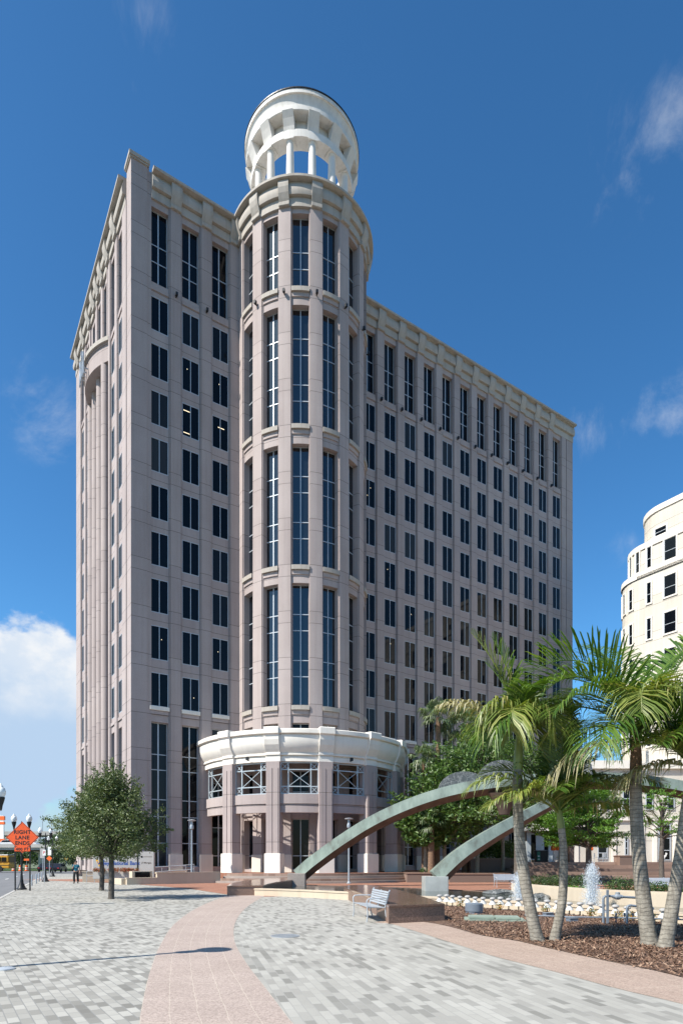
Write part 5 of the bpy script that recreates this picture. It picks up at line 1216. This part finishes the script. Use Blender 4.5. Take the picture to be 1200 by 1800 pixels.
def frond(c, az, el, L, droop, W_, mat, parent, rnd, n=54, vee=.45, hang=.5, twist=0):
    """feather leaf: arching midrib with two rows of leaflets"""
    az, el = R_(az), R_(el); P = [Vector(c)]; D = []; N = 22
    for i in range(N):
        t = i / N; e = el - R_(droop) * (t ** 1.35); a = az + twist * t
        d = Vector((math.cos(a) * math.cos(e), math.sin(a) * math.cos(e), math.sin(e))); D.append(d); P.append(P[-1] + d * L / N)
    D.append(D[-1]); q = MB(); q.tube(P, [.022 * (1 - .85 * i / N) + .003 for i in range(N + 1)], 5)
    for i in range(n):
        t = .12 + .88 * (i + .5) / n; f = t * N; k = min(N - 1, int(f)); p = P[k].lerp(P[k + 1], f - k); d = D[k]
        side = d.cross(Vector((0, 0, 1))); side = side.normalized() if side.length > .05 else Vector((-math.sin(az), math.cos(az), 0)); up = side.cross(d).normalized()
        l0 = W_ * (math.sin(math.pi * min(1, t * .86 + .12)) ** .6) * .95 + .04
        for s in (-1, 1):
            l = l0 * rnd.uniform(.85, 1.1); ahead = .55 + .5 * t + rnd.gauss(0, .08)
            v = (side * s + d * ahead + up * (vee + rnd.gauss(0, .12))).normalized(); g_ = Vector((0, 0, -1)) * hang * rnd.uniform(.7, 1.3)
            m = p + v * l * .5 + g_ * l * .10; m2 = p + v * l * .80 + g_ * l * .32; e_ = p + v * l * .95 + g_ * l * .62
            w = v.cross(up); w = (w.normalized() if w.length > .01 else d) * (.0115 + .0125 * math.sin(math.pi * t)) ; w = (w * .8 + d * .2 * w.length)
            q.add([p - w * .4, p + w * .4, m + w, m - w, m2 + w * .7, m2 - w * .7, e_], [(0, 1, 2, 3), (3, 2, 4, 5), (5, 4, 6)])
    o = q.build('frond', mat, parent, clean=False); return o
def royal_palm(trunk, radii, shaft, specs, label, seed, shaft_mat='crownshaft'):
    rnd = random.Random(seed); b = Vector(trunk[0]); e = empty('feather_palm', (b.x, b.y, 0)); tag(e, label, 'palm tree'); b = Vector((b.x, b.y, 0))
    P = catmull([Vector(p) - b for p in trunk], 6); n = len(P); R2 = [radii[0] + (radii[1] - radii[0]) * min(1, i / (n - 1) * 1.2) for i in range(n)]; R2[0] *= 1.25; R2[1] *= 1.08
    q = MB(); q.tube(P, R2, 16); q.build('trunk', 'ring_trunk', e, True)
    c = P[-1]; up = (P[-1] - P[-4]).normalized(); q = MB(); q.tube([c - up * .02, c + up * shaft * .3, c + up * shaft * .75, c + up * shaft], [radii[1] * 1.05, radii[1] * 1.0, radii[1] * .7, radii[1] * .3], 14); q.build('crownshaft', shaft_mat, e, True)
    top = c + up * shaft
    for sp_ in specs:
        az, el, L, dr, W_, mat = sp_[:6]; kw = sp_[6] if len(sp_) > 6 else {}
        frond(top - up * shaft * rnd.uniform(.05, .35), az, el, L, dr, W_, mat, e, rnd, **kw)
    return e
Yl, Ye = 'palm_leaf', 'palm_yellow'
g1 = G(946, 1656)
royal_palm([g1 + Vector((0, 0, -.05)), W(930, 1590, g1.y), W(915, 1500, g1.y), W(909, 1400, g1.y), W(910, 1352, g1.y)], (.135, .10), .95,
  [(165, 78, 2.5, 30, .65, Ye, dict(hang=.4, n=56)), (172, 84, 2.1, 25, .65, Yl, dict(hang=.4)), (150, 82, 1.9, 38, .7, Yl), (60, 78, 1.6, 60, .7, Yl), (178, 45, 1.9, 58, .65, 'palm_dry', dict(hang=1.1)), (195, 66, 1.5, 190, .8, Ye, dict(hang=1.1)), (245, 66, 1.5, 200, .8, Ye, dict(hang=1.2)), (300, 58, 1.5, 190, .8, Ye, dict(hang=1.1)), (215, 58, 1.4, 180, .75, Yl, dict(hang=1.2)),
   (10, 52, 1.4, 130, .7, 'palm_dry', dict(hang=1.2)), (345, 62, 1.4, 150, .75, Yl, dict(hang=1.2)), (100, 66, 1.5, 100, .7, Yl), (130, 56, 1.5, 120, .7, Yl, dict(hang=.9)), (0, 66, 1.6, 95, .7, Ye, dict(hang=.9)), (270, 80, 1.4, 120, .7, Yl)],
  'tall feather palm with a leaning grey trunk and ragged drooping crown, left of the pair', 101)
g2 = G(973, 1655)
royal_palm([g2 + Vector((0, 0, -.05)), W(988, 1580, g2.y), W(990, 1500, g2.y), W(986, 1455, g2.y)], (.105, .075), .42,
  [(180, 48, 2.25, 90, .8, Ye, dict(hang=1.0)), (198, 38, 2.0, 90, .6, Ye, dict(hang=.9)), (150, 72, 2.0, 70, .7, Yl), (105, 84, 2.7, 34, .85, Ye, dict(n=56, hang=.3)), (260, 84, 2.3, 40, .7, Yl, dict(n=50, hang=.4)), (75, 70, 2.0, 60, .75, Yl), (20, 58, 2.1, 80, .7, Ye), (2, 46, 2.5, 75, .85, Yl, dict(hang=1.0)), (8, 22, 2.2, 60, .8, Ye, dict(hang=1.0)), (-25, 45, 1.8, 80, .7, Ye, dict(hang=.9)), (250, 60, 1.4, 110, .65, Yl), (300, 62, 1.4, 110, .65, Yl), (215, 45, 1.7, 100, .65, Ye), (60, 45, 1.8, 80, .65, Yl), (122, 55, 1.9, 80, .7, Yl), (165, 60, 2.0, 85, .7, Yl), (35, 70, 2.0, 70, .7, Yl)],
  'smaller feather palm with a thin trunk and fresh green crown, right of the left pair', 102)
g3 = G(1143, 1663)
Yd = dict(n=54, vee=.5, hang=.55)
royal_palm([g3 + Vector((0, 0, -.05)), W(1133, 1600, g3.y), W(1122, 1500, g3.y), W(1117, 1400, g3.y), W(1117, 1352, g3.y)], (.165, .11), .85,
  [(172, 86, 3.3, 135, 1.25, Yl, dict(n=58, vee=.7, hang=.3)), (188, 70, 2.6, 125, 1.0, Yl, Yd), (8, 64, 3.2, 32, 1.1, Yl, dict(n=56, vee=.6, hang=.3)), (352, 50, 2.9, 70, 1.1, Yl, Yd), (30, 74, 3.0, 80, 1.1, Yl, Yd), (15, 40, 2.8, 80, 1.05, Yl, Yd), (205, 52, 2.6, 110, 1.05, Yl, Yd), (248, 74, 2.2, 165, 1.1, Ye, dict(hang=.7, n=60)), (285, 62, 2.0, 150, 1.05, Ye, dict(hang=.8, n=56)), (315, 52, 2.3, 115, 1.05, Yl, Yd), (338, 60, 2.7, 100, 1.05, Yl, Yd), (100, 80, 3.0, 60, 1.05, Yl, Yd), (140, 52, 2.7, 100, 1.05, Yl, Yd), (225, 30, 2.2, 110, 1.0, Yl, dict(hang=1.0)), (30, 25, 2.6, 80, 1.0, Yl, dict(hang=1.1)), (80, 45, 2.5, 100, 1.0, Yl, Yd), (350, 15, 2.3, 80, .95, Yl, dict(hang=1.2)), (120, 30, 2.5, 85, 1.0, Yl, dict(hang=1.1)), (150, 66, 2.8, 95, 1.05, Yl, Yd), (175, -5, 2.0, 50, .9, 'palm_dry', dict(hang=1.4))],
  'largest feather palm with a tall arching dark crown, right of the jets', 103, 'fan_trunk')
g4 = G(1168, 1668)
royal_palm([g4 + Vector((0, 0, -.05)), W(1182, 1590, g4.y), W(1196, 1500, g4.y), W(1206, 1420, g4.y), W(1212, 1385, g4.y)], (.14, .095), .5,
  [(170, 60, 1.7, 110, .75, Yl), (190, 40, 1.8, 95, .7, Ye), (150, 72, 2.0, 70, .75, Yl), (220, 60, 1.7, 120, .75, Yl), (110, 75, 2.0, 60, .75, Yl), (260, 62, 1.6, 120, .75, Ye), (200, 75, 1.8, 80, .75, Yl), (20, 60, 1.9, 80, .75, Yl), (320, 60, 1.9, 90, .75, Yl), (175, 15, 1.7, 80, .6, 'palm_dry', dict(hang=1.2)), (60, 60, 1.9, 80, .75, Yl)],
  'feather palm leaning right out of the frame, rooted beside the largest palm', 104)

# ------------------------------------------------------------------ sky, sun, camera
AZ, EL = R_(32.4), R_(48)
sun_dir = Vector((-math.cos(AZ) * math.cos(EL), -math.sin(AZ) * math.cos(EL), math.sin(EL)))
sl_ = bpy.data.lights.new('sun', 'SUN'); sl_.energy = 5.0; sl_.angle = R_(.53); sl_.color = (1, .955, .87)
so = bpy.data.objects.new('sun', sl_); COL.objects.link(so); so.rotation_euler = sun_dir.to_track_quat('Z', 'Y').to_euler()
wd = bpy.data.worlds.new('World'); sc.world = wd; wd.use_nodes = True; wt = wd.node_tree; wn = wt.nodes
bg = wn['Background']
sk = wn.new('ShaderNodeTexSky'); sk.sky_type = 'NISHITA'; sk.sun_disc = False; sk.sun_elevation = EL; sk.sun_rotation = math.atan2(sun_dir.x, sun_dir.y) % (2 * math.pi)
sk.air_density = 1.0; sk.dust_density = .5; sk.ozone_density = 3.0; sk.altitude = 0
def wnode(t, **k):
    n = wn.new(t)
    for a, b in k.items(): setattr(n, a, b)
    return n
def wlink(a, b): wt.links.new(a, b)
def wmath(op, a, b=None, c=None, clamp=False):
    n = wnode('ShaderNodeMath', operation=op, use_clamp=clamp)
    for i, v in enumerate((a, b, c)):
        if v is None: continue
        if hasattr(v, 'links'): wlink(v, n.inputs[i])
        else: n.inputs[i].default_value = v
    return n.outputs[0]
tc = wnode('ShaderNodeTexCoord'); vec = tc.outputs['Generated']
def wnoise(scale, detail, rough, sq=(1, 1, 1), off=(0, 0, 0), dist=0):
    mp = wnode('ShaderNodeMapping'); mp.inputs['Scale'].default_value = sq; mp.inputs['Location'].default_value = off; wlink(vec, mp.inputs['Vector'])
    n = wnode('ShaderNodeTexNoise'); n.inputs['Scale'].default_value = scale; n.inputs['Detail'].default_value = detail; n.inputs['Roughness'].default_value = rough; n.inputs['Distortion'].default_value = dist
    wlink(mp.outputs[0], n.inputs['Vector']); return n.outputs['Fac']
def blob(px, py, rad, sx=1):
    """1 in the middle of a round patch of sky, 0 at its edge (a direction, not a picture position)"""
    d = Vector(((px - 600) / F, 1, -(py - HZ) / F)).normalized()
    n = wnode('ShaderNodeVectorMath', operation='DOT_PRODUCT'); wlink(vec, n.inputs[0]); n.inputs[1].default_value = d
    ang = wmath('ARCCOSINE', n.outputs['Value']); return wmath('SUBTRACT', 1, wmath('DIVIDE', ang, R_(rad)), clamp=True)
def smooth(v, a, b):
    n = wnode('ShaderNodeMapRange', interpolation_type='SMOOTHSTEP'); wlink(v, n.inputs[0]); n.inputs[1].default_value = a; n.inputs[2].default_value = b; return n.outputs[0]
def vmax(*v):
    r = v[0]
    for x in v[1:]: r = wmath('MAXIMUM', r, x)
    return r
fbm = wnoise(7, 9, .58, (1, 1, 1.5)); fine = wnoise(5, 10, .66, (1, 1, 1.0), (3, 1, 2), .6)
# bank of cumulus low on the left
cum = vmax(blob(-40, 1205, 8.6), blob(40, 1200, 6.2), blob(95, 1265, 5.6), blob(20, 1320, 7.5), blob(95, 1330, 4))
cumask = smooth(wmath('ADD', wmath('MULTIPLY', cum, 1.1), wmath('MULTIPLY', wmath('SUBTRACT', fbm, .5), 1.5)), .18, .36); cumask = wmath('MULTIPLY', cumask, smooth(cum, .0, .18))
low = smooth(wmath('ADD', vmax(blob(40, 1420, 9), blob(90, 1360, 6), blob(120, 1410, 7)), wmath('MULTIPLY', wmath('SUBTRACT', fbm, .5), 3.2)), .25, 1.1); low = wmath('MULTIPLY', low, smooth(vmax(blob(40, 1420, 9), blob(90, 1360, 6)), 0, .3))
# thin wisps
wisp = vmax(blob(1165, 215, 6.5), wmath('MULTIPLY', blob(1185, 735, 4), 1), wmath('MULTIPLY', blob(1115, 745, 4), 1), wmath('MULTIPLY', blob(1035, 765, 4.5), 1.05), blob(1110, 950, 4.5), wmath('MULTIPLY', blob(115, 720, 5.5), .9), wmath('MULTIPLY', blob(255, 15, 5), .8), wmath('MULTIPLY', blob(60, 690, 2), .7))
wmask = wmath('MULTIPLY', smooth(wmath('ADD', wmath('MULTIPLY', wisp, .9), wmath('MULTIPLY', wmath('SUBTRACT', fine, .5), 2.6)), .40, 1.3), .46); wmask = wmath('MULTIPLY', wmask, smooth(wisp, .0, .45))
mask = vmax(cumask, wmath('MULTIPLY', low, .8), wmask)
# cloud tone: bright crown, blue grey belly
shade = wmath('ADD', smooth(fbm, .35, .65), 0)
sep = wnode('ShaderNodeSeparateXYZ'); wlink(vec, sep.inputs[0])
belly = smooth(wmath('ADD', sep.outputs[2], wmath('MULTIPLY', wmath('SUBTRACT', fbm, .5), .16)), .19, .29)
mixc = wnode('ShaderNodeMix', data_type='RGBA'); wlink(wmath('MULTIPLY', belly, wmath('ADD', .52, wmath('MULTIPLY', smooth(wnoise(16, 8, .6, (1, 1, 1.3), (5, 2, 1)), .36, .6), .48))), mixc.inputs[0]); mixc.inputs[6].default_value = (3.0, 4.0, 5.3, 1); mixc.inputs[7].default_value = (5.5, 5.65, 5.85, 1)
hs = wnode('ShaderNodeHueSaturation'); hs.inputs['Saturation'].default_value = 1.2; hs.inputs['Value'].default_value = 1.0; wlink(sk.outputs[0], hs.inputs['Color'])
mx = wnode('ShaderNodeMix', data_type='RGBA'); wlink(mask, mx.inputs[0]); tn = wnode('ShaderNodeMix', data_type='RGBA', blend_type='MULTIPLY'); tn.inputs[0].default_value = 1; tt = wnode('ShaderNodeMix', data_type='RGBA'); tz_ = wnode('ShaderNodeSeparateXYZ'); wlink(vec, tz_.inputs[0]); wlink(smooth(tz_.outputs[2], .0, .24), tt.inputs[0]); tt.inputs[6].default_value = (.74, .76, .74, 1); tt.inputs[7].default_value = (.73, 1.05, 1.13, 1); wlink(tt.outputs[2], tn.inputs[7]); gm = wnode('ShaderNodeVectorMath', operation='SCALE'); sz_ = wnode('ShaderNodeSeparateXYZ'); wlink(vec, sz_.inputs[0]); wlink(hs.outputs[0], gm.inputs[0]); wlink(wmath('SUBTRACT', 1.17, wmath('MULTIPLY', sz_.outputs[2], .34)), gm.inputs['Scale']); wlink(gm.outputs[0], tn.inputs[6]); wlink(tn.outputs[2], mx.inputs[6]); wlink(mixc.outputs[2], mx.inputs[7])
wlink(mx.outputs[2], bg.inputs['Color']); bg.inputs['Strength'].default_value = .105
cam = bpy.data.cameras.new('camera'); co = bpy.data.objects.new('camera', cam); COL.objects.link(co); co.location = (0, 0, CH); co.rotation_euler = (R_(90), 0, 0)
cam.sensor_fit = 'HORIZONTAL'; cam.sensor_width = 36; cam.lens = 36 * F / 1200; cam.shift_y = (HZ - 900) / 1200; cam.clip_end = 5000; cam.clip_start = .05
sc.camera = co
sc.render.engine = 'CYCLES'; sc.view_settings.view_transform = 'Standard'; sc.view_settings.look = 'None'; sc.view_settings.exposure = .65; sc.view_settings.gamma = 1
sc.cycles.max_bounces = 6; sc.cycles.transparent_max_bounces = 12; sc.cycles.use_denoising = True
